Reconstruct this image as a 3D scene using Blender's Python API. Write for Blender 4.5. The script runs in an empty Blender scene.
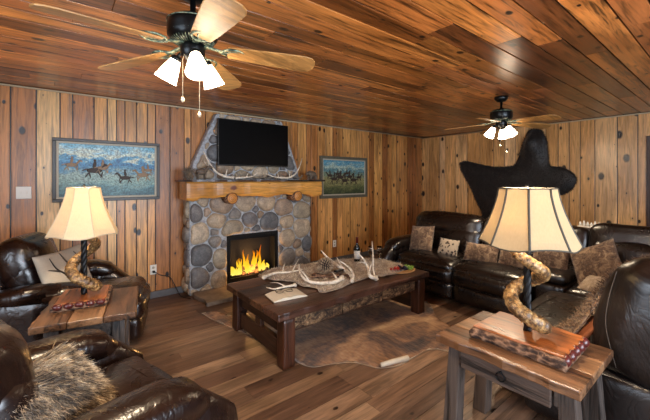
import bpy, math, random
from mathutils import Vector, Matrix, noise, Euler
R = math.radians
sc = bpy.context.scene
COL = sc.collection
# ------------------------------------------------------------------ camera
CZ = 1.475
FPX = 337.0
YAW = math.atan2(.625, .78)
cam_d = bpy.data.cameras.new('camera'); cam = bpy.data.objects.new('camera', cam_d); COL.objects.link(cam)
cam.location = (0, 0, CZ); cam.rotation_euler = (math.pi/2, 0, -YAW)
cam_d.sensor_width = 36; cam_d.lens = FPX/650*36; cam_d.shift_y = -30/650; cam_d.clip_start = .02
sc.camera = cam
# ------------------------------------------------------------------ world, light, exposure
w = bpy.data.worlds.new('world'); sc.world = w; w.use_nodes = True
bg = w.node_tree.nodes['Background']; bg.inputs[0].default_value = (.42, .62, 1, 1); bg.inputs[1].default_value = 1.0
sc.view_settings.view_transform = 'Standard'; sc.view_settings.look = 'None'
sc.view_settings.gamma = 1; sc.view_settings.use_curve_mapping = False
sc.view_settings.exposure = 0.1
try:
    sc.cycles.use_denoising = True; sc.cycles.max_bounces = 8; sc.cycles.diffuse_bounces = 4
    sc.cycles.sample_clamp_indirect = 6; sc.cycles.caustics_reflective = False; sc.cycles.caustics_refractive = False
except Exception: pass
def area(name, loc, rot, sx, sy, power, color):
    d = bpy.data.lights.new(name, 'AREA'); d.shape = 'RECTANGLE'; d.size = sx; d.size_y = sy
    d.energy = power; d.color = color
    o = bpy.data.objects.new(name, d); o.location = loc; o.rotation_euler = rot; COL.objects.link(o); return o
def point(name, loc, power, color, radius=.03, parent=None):
    d = bpy.data.lights.new(name, 'POINT'); d.energy = power; d.color = color; d.shadow_soft_size = radius
    o = bpy.data.objects.new(name, d); o.location = loc; o.parent = parent; COL.objects.link(o); return o
P_FAN, P_LAMP, P_FIRE = 95, 50, 14
WARM = (1, .80, .58)
DAY = (.78, .88, 1.0)
area('daylight_front', (1.2, -2.48, 1.35), (R(90), 0, 0), 3.4, 1.5, 270, DAY)        # daylight through the windows behind the camera
area('daylight_left', (-1.72, 1.0, 1.4), (R(90), 0, R(-90)), 1.7, 1.3, 60, DAY)

# ------------------------------------------------------------------ helpers
def lin(c):
    if isinstance(c, str):
        c = [int(c[i:i+2], 16)/255 for i in (0, 2, 4)]
        c = [x/12.92 if x <= .04045 else ((x+.055)/1.055)**2.4 for x in c]
    return (c[0], c[1], c[2], 1)
class MB:
    def __init__(s): s.v = []; s.f = []; s.r = []; s.M = Matrix.Identity(4)
    def add(s, vs, fs, rnd=0.0):
        b = len(s.v)
        for p in vs: s.v.append(s.M @ Vector(p))
        for i, f in enumerate(fs):
            s.f.append([b+k for k in f]); s.r.append(rnd[i] if isinstance(rnd, list) else rnd)
        return s
    def box(s, x0, x1, y0, y1, z0, z1, rnd=0.0, T=None):
        vs = [Vector((x, y, z)) for z in (z0, z1) for y in (y0, y1) for x in (x0, x1)]
        if T: vs = [T @ v for v in vs]
        return s.add(vs, [(0,2,3,1),(4,5,7,6),(0,1,5,4),(2,6,7,3),(0,4,6,2),(1,3,7,5)], rnd)
    def puff(s, c, h, r, n=9, bulge=(0,0,0), T=None, nz=0, seed=0, rnd=0.0):
        """rounded cushion-like box; h = half sizes"""
        idx = {}; vs = []; fs = []
        r = min(r, min(h)*.999)
        def warp(u):  # push samples to the edges
            return math.sin(u*math.pi/2)*.55 + u*.45
        def vid(i, j, k):
            key = (i, j, k)
            if key in idx: return idx[key]
            u = [warp(2*t/n-1) for t in key]
            p = Vector([u[a]*h[a] for a in range(3)])
            q = Vector([max(-(h[a]-r), min(h[a]-r, p[a])) for a in range(3)])
            d = p-q
            if d.length > 1e-9: p = q+d.normalized()*r
            for a in range(3):
                b_, c_ = [x for x in range(3) if x != a]
                p[a] += bulge[a]*u[a]*(1-u[b_]**2)*(1-u[c_]**2)
            if nz:
                g = noise.noise_vector(Vector(p)*4.5+Vector((seed*7.3, seed*3.1, seed)))
                p += g*nz
            if T: p = T @ p
            p = p+Vector(c)
            idx[key] = len(vs); vs.append(p); return idx[key]
        for a in range(3):
            for side in (0, n):
                for i in range(n):
                    for j in range(n):
                        def mk(x, y):
                            k = [0,0,0]; k[a] = side; k[(a+1)%3] = x; k[(a+2)%3] = y; return vid(*k)
                        q = [mk(i,j), mk(i+1,j), mk(i+1,j+1), mk(i,j+1)]
                        if side == 0: q.reverse()
                        fs.append(q)
        return s.add(vs, fs, rnd)
    def tube(s, pts, rad, n=8, ex=None, up=None, rnd=0.0, closed=False):
        """rad: number, list, or list of (a,b) ; ex = superellipse exponent"""
        pts = [Vector(p) for p in pts]; m = len(pts)
        vs = []; fs = []; prev = None
        for i, p in enumerate(pts):
            t = (pts[min(i+1, m-1)]-pts[max(i-1, 0)])
            if t.length < 1e-9: t = Vector((0,0,1))
            t.normalize()
            if prev is None:
                ref = Vector(up) if up else (Vector((0,0,1)) if abs(t.z) < .9 else Vector((1,0,0)))
            else: ref = prev
            b = (ref - t*ref.dot(t))
            if b.length < 1e-6: b = Vector((1,0,0)) - t*t.x
            b.normalize(); prev = b; a = t.cross(b)
            rr = rad[i] if isinstance(rad, (list, tuple)) else rad
            ra, rb = rr if isinstance(rr, (list, tuple)) else (rr, rr)
            for k in range(n):
                th = 2*math.pi*k/n; c_, s_ = math.cos(th), math.sin(th)
                if ex: c_ = math.copysign(abs(c_)**(2/ex), c_); s_ = math.copysign(abs(s_)**(2/ex), s_)
                vs.append(p+a*c_*ra+b*s_*rb)
        for i in range(m-1):
            for k in range(n):
                k2 = (k+1) % n
                fs.append((i*n+k, i*n+k2, (i+1)*n+k2, (i+1)*n+k))
        fs.append(tuple(range(n-1, -1, -1))); fs.append(tuple((m-1)*n+k for k in range(n)))
        return s.add(vs, fs, rnd)
    def lathe(s, prof, c=(0,0,0), n=24, T=None, sq=None, rnd=0.0, cap=True):
        vs = []; fs = []; c = Vector(c)
        for (r_, z) in prof:
            for k in range(n):
                th = 2*math.pi*k/n
                v = Vector((math.cos(th)*r_, math.sin(th)*r_, z))
                if T: v = T @ v
                vs.append(v+c)
        m = len(prof)
        for i in range(m-1):
            for k in range(n):
                k2 = (k+1) % n; fs.append((i*n+k, i*n+k2, (i+1)*n+k2, (i+1)*n+k))
        if cap: fs.append(tuple(range(n-1,-1,-1))); fs.append(tuple((m-1)*n+k for k in range(n)))
        return s.add(vs, fs, rnd)
    def ball(s, c, r, n=10, T=None, nz=0, seed=0, rnd=0.0):
        r = (r,r,r) if not isinstance(r, (list, tuple)) else r
        m = n//2+1; vs = []; fs = []; c = Vector(c)
        for i in range(m+1):
            ph = math.pi*i/m
            for k in range(n):
                th = 2*math.pi*k/n
                d = Vector((math.sin(ph)*math.cos(th), math.sin(ph)*math.sin(th), math.cos(ph)))
                f = 1+(noise.noise(d*1.6+Vector((seed,seed*2.3,0)))*nz if nz else 0)
                v = Vector((d.x*r[0]*f, d.y*r[1]*f, d.z*r[2]*f))
                if T: v = T @ v
                vs.append(v+c)
        for i in range(m):
            for k in range(n):
                k2 = (k+1) % n; fs.append((i*n+k, (i+1)*n+k, (i+1)*n+k2, i*n+k2))
        return s.add(vs, fs, rnd)
    def prism(s, poly, d0, d1, frame, rnd=0.0):
        """poly in (u,v); frame maps (u,v,w) -> Vector"""
        n = len(poly); vs = [frame(u, v, d0) for u, v in poly]+[frame(u, v, d1) for u, v in poly]
        fs = [tuple(range(n-1,-1,-1)), tuple(range(n, 2*n))]
        for k in range(n):
            k2 = (k+1) % n; fs.append((k, k2, n+k2, n+k))
        return s.add(vs, fs, rnd)
    def hair(s, p, d, L, wd, side, droop=0.0, rnd=0.0):
        p = Vector(p); d = Vector(d).normalized(); sd = Vector(side)
        sd = (sd-d*sd.dot(d)); sd = sd.normalized()*wd if sd.length > 1e-6 else Vector((wd,0,0))
        mid = p+d*L*.55+Vector((0,0,-droop*L*.2)); tip = p+d*L+Vector((0,0,-droop*L))
        return s.add([p-sd, p+sd, mid+sd*.7, mid-sd*.7, tip], [(0,1,2,3),(3,2,4)], rnd)
    def build(s, name, mat, parent=None, smooth=True, bevel=0, subs=0, solid=0, loc=None):
        me = bpy.data.meshes.new(name); me.from_pydata([tuple(v) for v in s.v], [], s.f)
        a = me.attributes.new('rnd', 'FLOAT', 'FACE'); a.data.foreach_set('value', [float(x) for x in s.r])
        me.materials.append(mat)
        if smooth: me.polygons.foreach_set('use_smooth', [True]*len(me.polygons))
        me.update()
        o = bpy.data.objects.new(name, me); COL.objects.link(o)
        if parent: o.parent = parent
        if loc: o.location = loc
        if solid:
            m = o.modifiers.new('solid', 'SOLIDIFY'); m.thickness = solid; m.offset = 0
        if bevel:
            m = o.modifiers.new('bevel', 'BEVEL'); m.width = bevel; m.segments = 2; m.limit_method = 'ANGLE'; m.angle_limit = R(35)
        if subs:
            m = o.modifiers.new('sub', 'SUBSURF'); m.levels = subs; m.render_levels = subs
        return o
def empty(name, loc=(0,0,0), rz=0):
    o = bpy.data.objects.new(name, None); o.location = loc; o.rotation_euler = (0,0,rz); o.empty_display_size = .1
    COL.objects.link(o); return o
def tag(o, label=None, cat=None, group=None, kind=None):
    if label: o['label'] = label
    if cat: o['category'] = cat
    if group: o['group'] = group
    if kind: o['kind'] = kind
    return o
def children(o): return [c for c in bpy.data.objects if c.parent == o]
def copy_tree(o, parent=None):
    kids = children(o)
    c = o.copy(); COL.objects.link(c); c.parent = parent
    for k in kids: copy_tree(k, c)
    return c
def cr(pts, n=6):
    """catmull-rom resample"""
    P = [Vector(p) for p in pts]; out = []
    for i in range(len(P)-1):
        p0 = P[max(i-1,0)]; p1 = P[i]; p2 = P[i+1]; p3 = P[min(i+2, len(P)-1)]
        for k in range(n):
            t = k/n
            out.append(.5*((2*p1)+(p2-p0)*t+(2*p0-5*p1+4*p2-p3)*t*t+(3*p1-p0-3*p2+p3)*t**3))
    out.append(P[-1]); return out
def lerpl(vals, n):
    out = []
    for i in range(n):
        t = i/(n-1)*(len(vals)-1); k = min(int(t), len(vals)-2); out.append(vals[k]+(vals[k+1]-vals[k])*(t-k))
    return out
def rotm(x=0, y=0, z=0): return Euler((R(x), R(y), R(z))).to_matrix()

# ------------------------------------------------------------------ materials
class NT:
    def __init__(s, name):
        s.m = bpy.data.materials.new(name); s.m.use_nodes = True; s.t = s.m.node_tree; s.t.nodes.clear()
        s.out = s.n('ShaderNodeOutputMaterial')
    def n(s, typ, **kw):
        nd = s.t.nodes.new(typ)
        for k, v in kw.items(): setattr(nd, k, v)
        return nd
    def L(s, a, b): s.t.links.new(a, b)
    def setin(s, nd, i, v):
        if hasattr(v, 'is_linked') or isinstance(v, bpy.types.NodeSocket): s.L(v, nd.inputs[i])
        else: nd.inputs[i].default_value = v
    def coord(s, kind='Object'): return s.n('ShaderNodeTexCoord').outputs[kind]
    def attr(s): 
        a = s.n('ShaderNodeAttribute'); a.attribute_name = 'rnd'; return a.outputs['Fac']
    def mapping(s, vec, scale=(1,1,1), rot=(0,0,0), loc=(0,0,0)):
        m = s.n('ShaderNodeMapping'); s.L(vec, m.inputs[0]); m.inputs['Scale'].default_value = scale
        m.inputs['Rotation'].default_value = rot; m.inputs['Location'].default_value = loc; return m.outputs[0]
    def math(s, op, a, b=0.0, c=None, clamp=False):
        m = s.n('ShaderNodeMath', operation=op); m.use_clamp = clamp
        s.setin(m, 0, a); s.setin(m, 1, b)
        if c is not None: s.setin(m, 2, c)
        return m.outputs[0]
    def vmath(s, op, a, b):
        m = s.n('ShaderNodeVectorMath', operation=op); s.setin(m, 0, a); s.setin(m, 1, b); return m.outputs[0]
    def noise(s, vec, scale=5, detail=3, rough=.5, dist=0):
        m = s.n('ShaderNodeTexNoise'); s.L(vec, m.inputs['Vector']); m.inputs['Scale'].default_value = scale
        m.inputs['Detail'].default_value = detail; m.inputs['Roughness'].default_value = rough; m.inputs['Distortion'].default_value = dist
        return m.outputs[0]
    def vor(s, vec, scale=5, feature='F1', rand=1.0):
        m = s.n('ShaderNodeTexVoronoi', feature=feature); s.L(vec, m.inputs['Vector']); m.inputs['Scale'].default_value = scale
        m.inputs['Randomness'].default_value = rand; return m
    def ramp(s, fac, stops, interp='LINEAR'):
        m = s.n('ShaderNodeValToRGB'); m.color_ramp.interpolation = interp; e = m.color_ramp.elements
        while len(e) < len(stops): e.new(.5)
        for i, (p, c) in enumerate(stops): e[i].position = p; e[i].color = lin(c)
        s.setin(m, 0, fac); return m.outputs[0]
    def mix(s, fac, a, b, mode='MIX'):
        m = s.n('ShaderNodeMix', data_type='RGBA', blend_type=mode)
        s.setin(m, 0, fac)
        for i, v in ((6, a), (7, b)):
            if isinstance(v, bpy.types.NodeSocket): s.L(v, m.inputs[i])
            else: m.inputs[i].default_value = lin(v)
        return m.outputs[2]
    def bump(s, h, strength=.3, dist=.01):
        b = s.n('ShaderNodeBump'); b.inputs['Strength'].default_value = strength; b.inputs['Distance'].default_value = dist
        s.L(h, b.inputs['Height']); return b.outputs[0]
    def pbr(s, color, rough=.5, metal=0.0, normal=None, spec=.5, coat=0, sheen=0, trans=0, emis=None, es=0, coatr=.1):
        p = s.n('ShaderNodeBsdfPrincipled')
        if isinstance(color, bpy.types.NodeSocket): s.L(color, p.inputs['Base Color'])
        else: p.inputs['Base Color'].default_value = lin(color)
        s.setin(p, 'Roughness', rough); p.inputs['Metallic'].default_value = metal
        p.inputs['Specular IOR Level'].default_value = spec; p.inputs['Coat Weight'].default_value = coat; p.inputs['Coat Roughness'].default_value = coatr
        p.inputs['Sheen Weight'].default_value = sheen; p.inputs['Transmission Weight'].default_value = trans
        if normal: s.L(normal, p.inputs['Normal'])
        if emis is not None:
            if isinstance(emis, bpy.types.NodeSocket): s.L(emis, p.inputs['Emission Color'])
            else: p.inputs['Emission Color'].default_value = lin(emis)
            p.inputs['Emission Strength'].default_value = es
        s.L(p.outputs[0], s.out.inputs[0]); return s.m
def setin_named(nd, k, v): nd.inputs[k].default_value = v

def plain(name, c, rough=.5, metal=0, spec=.5, nz=.12, scale=30, **kw):
    t = NT(name); n = t.noise(t.coord(), scale, 3)
    col = t.mix(t.math('MULTIPLY', n, nz*2), c, '000000', 'MIX')
    return t.pbr(col, rough, metal, spec=spec, normal=t.bump(n, .08, .005), **kw)
def wood(name, tints, axis='z', knots=.6, kscale=2.2, rough=.4, grain=1.0, contrast=.55, coat=.0, bump=.25, saturate=None, dark='2a1408', blotch=.3):
    """tints: list of colours chosen per board"""
    t = NT(name); a = t.attr(); co = t.coord()
    off = t.n('ShaderNodeCombineXYZ'); 
    t.setin(off, 0, t.math('MULTIPLY', a, 37.0)); t.setin(off, 1, t.math('MULTIPLY', a, 91.0)); t.setin(off, 2, t.math('MULTIPLY', a, 53.0))
    v = t.vmath('ADD', co, off.outputs[0])
    k = {'x': (.07,1,1), 'y': (1,.07,1), 'z': (1,1,.07)}[axis]
    k2 = {'x': (.42,1,1), 'y': (1,.42,1), 'z': (1,1,.42)}[axis]
    sx = t.n('ShaderNodeSeparateXYZ'); t.L(v, sx.inputs[0]); X_, Y_, Z_ = sx.outputs
    al, ac = {'x': (X_, t.math('ADD', Y_, Z_)), 'y': (Y_, t.math('ADD', X_, Z_)), 'z': (Z_, t.math('ADD', X_, Y_))}[axis]
    cb = t.n('ShaderNodeCombineXYZ'); t.setin(cb, 0, t.math('MULTIPLY', al, .62)); t.L(ac, cb.inputs[1])
    vr = t.vor(cb.outputs[0], kscale*1.7, 'F1'); vr.voronoi_dimensions = '2D'; kd = vr.outputs['Distance']
    gate = t.n('ShaderNodeSeparateColor'); t.L(vr.outputs['Color'], gate.inputs[0])
    size = t.math('MULTIPLY', t.math('POWER', gate.outputs[0], 2.2), .19*knots)
    wob = t.noise(v, 22, 2)
    kd2 = t.math('ADD', kd, t.math('MULTIPLY', t.math('SUBTRACT', wob, .5), .06))
    kn = t.math('SUBTRACT', 1.0, t.math('DIVIDE', kd2, t.math('ADD', size, .004)), clamp=True)
    kn = t.math('MULTIPLY', kn, 2.6, clamp=True)
    halo = t.math('SUBTRACT', 1.0, t.math('MULTIPLY', kd2, 5.5), clamp=True)
    halo = t.math('MULTIPLY', halo, t.math('GREATER_THAN', size, .02*knots))
    gv = t.mapping(v, k)
    # grain bends around knots
    sh = t.vmath('ADD', gv, t.n('ShaderNodeCombineXYZ').outputs[0])
    g1 = t.noise(gv, 9*grain, 4, .6, 1.2)
    g2 = t.noise(gv, 48*grain, 3, .6, .4)
    wv = t.math('SINE', t.math('MULTIPLY', t.math('ADD', g1, t.math('MULTIPLY', halo, .12)), 46.0))
    g = t.math('ADD', t.math('MULTIPLY', g1, .55), t.math('MULTIPLY', g2, .45))
    g = t.math('ADD', g, t.math('MULTIPLY', wv, .03))
    n = len(tints); stops = [(i/n, c) for i, c in enumerate(tints)]
    base = t.ramp(a, stops, 'CONSTANT')
    bl = t.noise(t.mapping(v, k2), 3.0, 2)
    dk = t.ramp(g, [(.38, (1-contrast,)*3), (.5, (.92,.92,.92)), (.6, (1.25,1.25,1.25))])
    col = t.mix(1.0, base, dk, 'MULTIPLY')
    col = t.mix(1.0, col, t.ramp(bl, [(.3, (1-blotch,1-blotch*1.15,1-blotch*1.3)), (.68, (1.08,1.08,1.08))]), 'MULTIPLY')
    col = t.mix(t.math('MULTIPLY', halo, .7), col, t.mix(.5, base, dark), 'MIX')
    col = t.mix(kn, col, dark)
    h = t.math('SUBTRACT', g, t.math('MULTIPLY', kn, .4))
    rg = t.math('ADD', rough, t.math('MULTIPLY', t.math('SUBTRACT', g2, .5), .25))
    col = t.mix(t.math('LESS_THAN', a, -.5), col, '0a0604')
    return t.pbr(col, rg, normal=t.bump(h, bump, .006), coat=coat, coatr=.25)

def leather(name, c1, c2, rough=.36):
    t = NT(name); co = t.coord(); n1 = t.noise(co, 5, 4, .6, .8); n2 = t.noise(co, 260, 2)
    wr = t.noise(t.mapping(co, (1,1,.55)), 6, 3, .5, 2.2)
    ridg = t.math('ABSOLUTE', t.math('SUBTRACT', wr, .5))
    ridg = t.math('MULTIPLY', ridg, 5.0, clamp=True)
    col = t.mix(n1, c1, c2)
    h = t.math('ADD', t.math('MULTIPLY', ridg, .8), t.math('MULTIPLY', n2, .06))
    return t.pbr(col, t.math('ADD', rough-.1, t.math('MULTIPLY', n1, .2)), normal=t.bump(h, .2, .012), spec=.6, coat=.25, coatr=.3)
def furmat(name, stops, scale=14, rough=.8, bumpy=True, sheen=.3):
    t = NT(name); co = t.coord(); a = t.attr()
    n = t.noise(co, scale, 4, .6, 1.5); f = t.math('ADD', t.math('MULTIPLY', n, .75), t.math('MULTIPLY', a, .3))
    col = t.ramp(f, stops)
    h = t.noise(t.mapping(co, (1,1,.4)), 70, 3)
    return t.pbr(col, rough, normal=t.bump(h, .8 if bumpy else .2, .01), sheen=sheen, spec=.3)

PINE = wood('pine_wall', ['c68b4e','d8a060','b97c42','e2b272','a66c38','cf9858','e6ba7c','965c2e','c28648','d49a56','b07440','cc9254'], 'z', knots=1.1, kscale=3.6, rough=.36, contrast=.5, coat=.1, dark='1d0f07')
PINER = wood('pine_wall_pale', ['d8a468','e0b078','cc965a','e6b884','d09c60'], 'z', knots=1.2, kscale=2.7, rough=.3, contrast=.4, coat=.25, dark='1d0f07')
PINEC = wood('pine_ceiling', ['b87438','96602e','c88444','7c4a22','b06e38','c07c40','6e4020','a8683a'], 'x', knots=.75, kscale=3.0, rough=.34, contrast=.85, coat=.5, dark='180b05', blotch=.45)
FLOORM = wood('floor_planks', ['7c604c','866a54','705644','8c7058','785c48','80644e','6a5040'], 'x', knots=.35, kscale=1.6, rough=.4, contrast=.5, coat=.0, dark='24150d', blotch=.35)
DARKW = wood('dark_timber', ['50352a','644530','3e281c','70503a'], 'x', knots=.9, rough=.36, contrast=.92, bump=1.0, dark='0e0704', blotch=.7, coat=.15)
DARKWZ = wood('dark_timber_upright', ['3e2113','4a2817','351b10'], 'z', knots=.3, rough=.4, contrast=.65, bump=.8, dark='0e0704')
DARKWY = wood('dark_timber_cross', ['3a2418','45291a','2f1c12'], 'y', knots=.3, rough=.42, contrast=.65, bump=.8, dark='0e0704')
RUST = wood('rustic_top', ['75543a','866446','644630','8e6e52'], 'y', knots=.8, rough=.36, contrast=.85, bump=.8, dark='20120a', blotch=.6, coat=.1)
GREYW = wood('weathered_wood', ['4c423c','574a42','423833'], 'z', knots=.25, rough=.5, contrast=.85, bump=.9, dark='120c08')
GREYWY = wood('weathered_apron', ['4c4038','564840'], 'y', knots=.2, rough=.5, contrast=.85, bump=.9, dark='120c08')
MANT = wood('mantel_wood', ['d89a4a','dca052'], 'x', knots=1.6, kscale=1.3, rough=.35, contrast=.4, coat=.2, dark='6b3414', blotch=.35)
OAK = wood('blade_oak', ['b98a50','c09258'], 'x', knots=0.01, rough=.35, contrast=.45, bump=.1, dark='5a3a18')
SLABT = wood('red_slab', ['ac6634','b87440'], 'y', knots=.5, rough=.32, contrast=.7, coat=.2, dark='3a160a', blotch=.55)
LEATH = leather('brown_leather', '100705', '21100b', .28)
LEATHD = leather('black_leather', '0a0605', '150d0a', .28)
LEATHS = leather('side_leather', '100c0b', '1c1614', .36)
BLACK = plain('black_plastic', '0b0b0c', .35)
SCREEN = plain('tv_screen', '020203', .5, nz=0, spec=.08)
MOTOR = plain('fan_black_metal', '15191b', .3, .6)
def _verd():
    t = NT('verdigris_iron'); n = t.noise(t.coord(), 60, 3); return t.pbr(t.ramp(n, [(.35,'1c2a26'),(.52,'5d7466'),(.7,'b8b48c')]), .4, .4, normal=t.bump(n, .4, .004))
VERD = _verd()
WHITEP = plain('white_plastic', 'e4dfd4', .4, nz=.03)
CREAM = plain('cream_trim', 'c9b898', .5, nz=.1)
GLASSW = None
def emis(name, c, st):
    t = NT(name); e = t.n('ShaderNodeEmission'); e.inputs[0].default_value = lin(c); e.inputs[1].default_value = st
    t.L(e.outputs[0], t.out.inputs[0]); return t.m
FROST = (lambda t: t.pbr('f4efe4', .35, emis='ffe2c0', es=13))(NT('frosted_glass_lit'))
def shade_mat(name, c, tr):
    t = NT(name); n = t.noise(t.mapping(t.coord(), (1,1,.3)), 120, 2)
    col = t.mix(t.math('MULTIPLY', n, .25), c, '8a7050')
    d = t.n('ShaderNodeBsdfDiffuse'); r = t.n('ShaderNodeBsdfTranslucent'); t.L(col, d.inputs[0]); t.L(col, r.inputs[0])
    m = t.n('ShaderNodeMixShader'); m.inputs[0].default_value = tr; t.L(d.outputs[0], m.inputs[1]); t.L(r.outputs[0], m.inputs[2])
    t.L(m.outputs[0], t.out.inputs[0]); return t.m
SHADE = shade_mat('shade_linen', 'e8d8ba', .42)
SHADE2 = shade_mat('shade_parchment', 'd2c09c', .33)
def _stone():
    t = NT('river_stone'); a = t.attr(); co = t.coord()
    base = t.ramp(a, [(0,'a0937f'),(.12,'b3a28c'),(.24,'8a8580'),(.36,'b8a68f'),(.48,'787677'),(.6,'a38f7c'),(.7,'c2b29c'),(.8,'927f6c'),(.9,'66676a')], 'CONSTANT')
    n = t.noise(co, 9, 5, .65, .8); n2 = t.noise(co, 55, 4, .7)
    col = t.mix(1, base, t.ramp(n, [(.3,(.55,.55,.58)),(.65,(1.2,1.17,1.1))]), 'MULTIPLY')
    col = t.mix(1, col, t.ramp(n2, [(.35,(.72,.72,.72)),(.6,(1.08,1.08,1.08))]), 'MULTIPLY')
    return t.pbr(col, .5, normal=t.bump(t.math('ADD', n, t.math('MULTIPLY', n2, .3)), .4, .01), spec=.4)
STONE = _stone()
def _mort():
    t = NT('mortar'); n = t.noise(t.coord(), 24, 5, .65); return t.pbr(t.ramp(n, [(.3,'7c7f84'),(.65,'c0c4c8')]), .85, normal=t.bump(n, .9, .02))
MORT = _mort()
def _slabstone(): 
    t = NT('hearth_stone'); n = t.noise(t.coord(), 7, 5, .6); return t.pbr(t.ramp(n, [(.3,'5d5145'),(.65,'85776a')]), .6, normal=t.bump(n, .5, .01))
HEARTH = _slabstone()
def _bark():
    t = NT('bark'); co = t.coord(); v = t.vor(t.mapping(co, (1,1,2.2)), 26); n = t.noise(co, 18, 5, .7, 1)
    f = t.math('ADD', t.math('MULTIPLY', v.outputs['Distance'], .5), t.math('MULTIPLY', n, .7))
    return t.pbr(t.ramp(f, [(.34,'120b07'),(.55,'4a3224'),(.75,'9a7458')]), .8, normal=t.bump(f, 1, .02))
BARK = _bark()
def _barkpanel():
    t = NT('mossy_bark_panel'); co = t.coord(); n = t.noise(t.mapping(co, (.5,1,1)), 16, 6, .7, 1.6); n3 = t.noise(co, 60, 3)
    f = t.math('ADD', t.math('MULTIPLY', n, .8), t.math('MULTIPLY', n3, .22))
    return t.pbr(t.ramp(f, [(.38,'140b06'),(.48,'4a3422'),(.57,'86694a'),(.68,'b89a74')]), .75, normal=t.bump(f, 1, .02))
BARKP = _barkpanel()
def _bone():
    t = NT('antler_bone'); co = t.coord(); n = t.noise(co, 22, 4, .6); return t.pbr(t.ramp(n, [(.28,'9c8a74'),(.45,'dccfba'),(.7,'f2eadb')]), .5, normal=t.bump(t.noise(co, 90, 3), .4, .004))
BONE = _bone()
def _horn():
    t = NT('ram_horn'); co = t.coord('Object'); n = t.noise(co, 20, 5, .65, 1); n2 = t.noise(co, 80, 3, .6, 1)
    f = t.math('ADD', t.math('MULTIPLY', n, .6), t.math('MULTIPLY', n2, .4))
    return t.pbr(t.ramp(f, [(.36,'181009'),(.47,'5c4228'),(.56,'a07c4c'),(.70,'d4ba88')]), .42, normal=t.bump(n2, .4, .006))
HORN = _horn()
BEARF = furmat('black_bear_fur', [(.2,'070606'),(.55,'1c1512'),(.85,'4a3a30')], 6, .42, sheen=.2)
FURG = furmat('grey_fur', [(.28,'120e0b'),(.42,'4a3d31'),(.55,'b09a7c'),(.72,'efe2c8')], 9, .75)
FURB = furmat('brown_pillow_fur', [(.3,'2a1d14'),(.48,'6e5440'),(.62,'a88c6c'),(.78,'cdb494')], 14, .75)
def _spot():
    t = NT('spotted_fur'); v = t.vor(t.coord(), 26); n = t.noise(t.coord(), 30, 3)
    return t.pbr(t.mix(t.math('LESS_THAN', v.outputs['Distance'], t.math('MULTIPLY', n, .75)), 'b5a48c', '33261b'), .8, sheen=.3)
SPOT = _spot()
def _hide():
    t = NT('cowhide'); co = t.coord(); n = t.noise(t.mapping(co, (1,1.3,1)), 1.9, 4, .6, .8); n2 = t.noise(t.mapping(co,(1,.35,1)), 45, 3)
    base = t.ramp(t.math('ADD', t.math('MULTIPLY', n, .82), t.math('MULTIPLY', n2, .18)), [(.36,'20130c'),(.45,'5c3e28'),(.55,'9a7048'),(.68,'c4a074')])
    a = t.attr()
    return t.pbr(t.mix(a, base, 'd8cbb4'), .75, normal=t.bump(n2, .7, .008), sheen=.2)
HIDE = _hide()
PELT = furmat('pale_pelt', [(.3,'8a7460'),(.5,'bda88c'),(.7,'e6d8be')], 7, .85)
LINEN = plain('linen_beige', 'b9ad9a', .9, nz=.2, scale=180)
SUEDE = plain('suede_rust', '8a4a22', .8, nz=.3)
PAPER = plain('paper', 'd8cdb8', .7, nz=.06)
PRINT = plain('dark_print', '2b221c', .9)
CONE = (lambda t: t.pbr(t.ramp(t.attr(), [(0,'1c120c'),(.4,'6b5340'),(1,'c2aa8c')]), .7))(NT('pinecone'))
BOTTLE = plain('bottle_glass', '0a0d0a', .08, nz=0)
LABEL = plain('bottle_label', 'cfcbc2', .6, nz=.05)
FOIL = plain('bottle_foil', '5a1414', .35)
RED = plain('berry_red', 'b01612', .3); GRN = plain('grape_green', '7fa03a', .25); BLU = plain('berry_black', '17122a', .3); PUR = plain('grape_purple', '3a1630', .3)
TRAYW = plain('tray_wood', 'b98a58', .5)
STITCH = plain('pale_thread', '5e5248', .7)
def _glass():
    t = NT('clear_glass'); g = t.n('ShaderNodeBsdfGlass'); g.inputs['Roughness'].default_value = .02; t.L(g.outputs[0], t.out.inputs[0]); return t.m
GLASS = _glass()
SOOT = plain('soot', '120e0c', .9, nz=.4)
BASEG = plain('grey_baseboard', '6a6a6e', .6, nz=.3, scale=9)
IRON = plain('black_iron', '0e0e10', .45, .5)
CARV = plain('carved_wood', '7c6c5c', .6, nz=.4)

# ------------------------------------------------------------------ room shell
X0, X1, Y0, Y1, H = -1.8, 6.57, -2.6, 4.64, 2.44
def planks(mb, length0, length1, w0, w1, wmin, wmax, place, seed, ends=None, gap=.004):
    rd = random.Random(seed); a = w0
    while a < w1-.001:
        b = min(a+rd.uniform(wmin, wmax), w1)
        if w1-b < .04: b = w1
        cuts = [length0]
        if ends:
            p = length0-rd.uniform(0, ends[0])+ends[0]*.5
            while p < length1-.4:
                if p > length0+.3: cuts.append(p)
                p += rd.uniform(*ends)
        cuts.append(length1)
        for l0, l1 in zip(cuts[:-1], cuts[1:]):
            place(mb, l0+(.001 if ends else 0), l1-(.001 if ends else 0), a+gap/2, b-gap/2, rd.random(), rd)
        a = b
def struct(o): o['kind'] = 'structure'; return o
m = MB(); m.box(X0-.1, X1+.1, Y0-.1, Y1+.1, -.08, -.012, -1)
def pf(mb, l0, l1, a, b, r, rd): mb.box(l0, l1, a, b, -.015, 0, r)
planks(m, X0, X1, Y0, Y1, .12, .19, pf, 3, (1.1, 1.9), .003)
struct(m.build('floor', FLOORM, smooth=False))
m = MB(); m.box(X0-.1, X1+.1, Y0-.1, Y1+.1, H+.018, H+.09, -1)
def pc(mb, l0, l1, a, b, r, rd): mb.box(l0, l1, a, b, H+rd.uniform(0,.003), H+.02, r)
planks(m, X0, X1, Y0, Y1, .13, .19, pc, 11, (1.3, 2.8), .009)
struct(m.build('ceiling', PINEC, smooth=False, bevel=.003))
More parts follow.
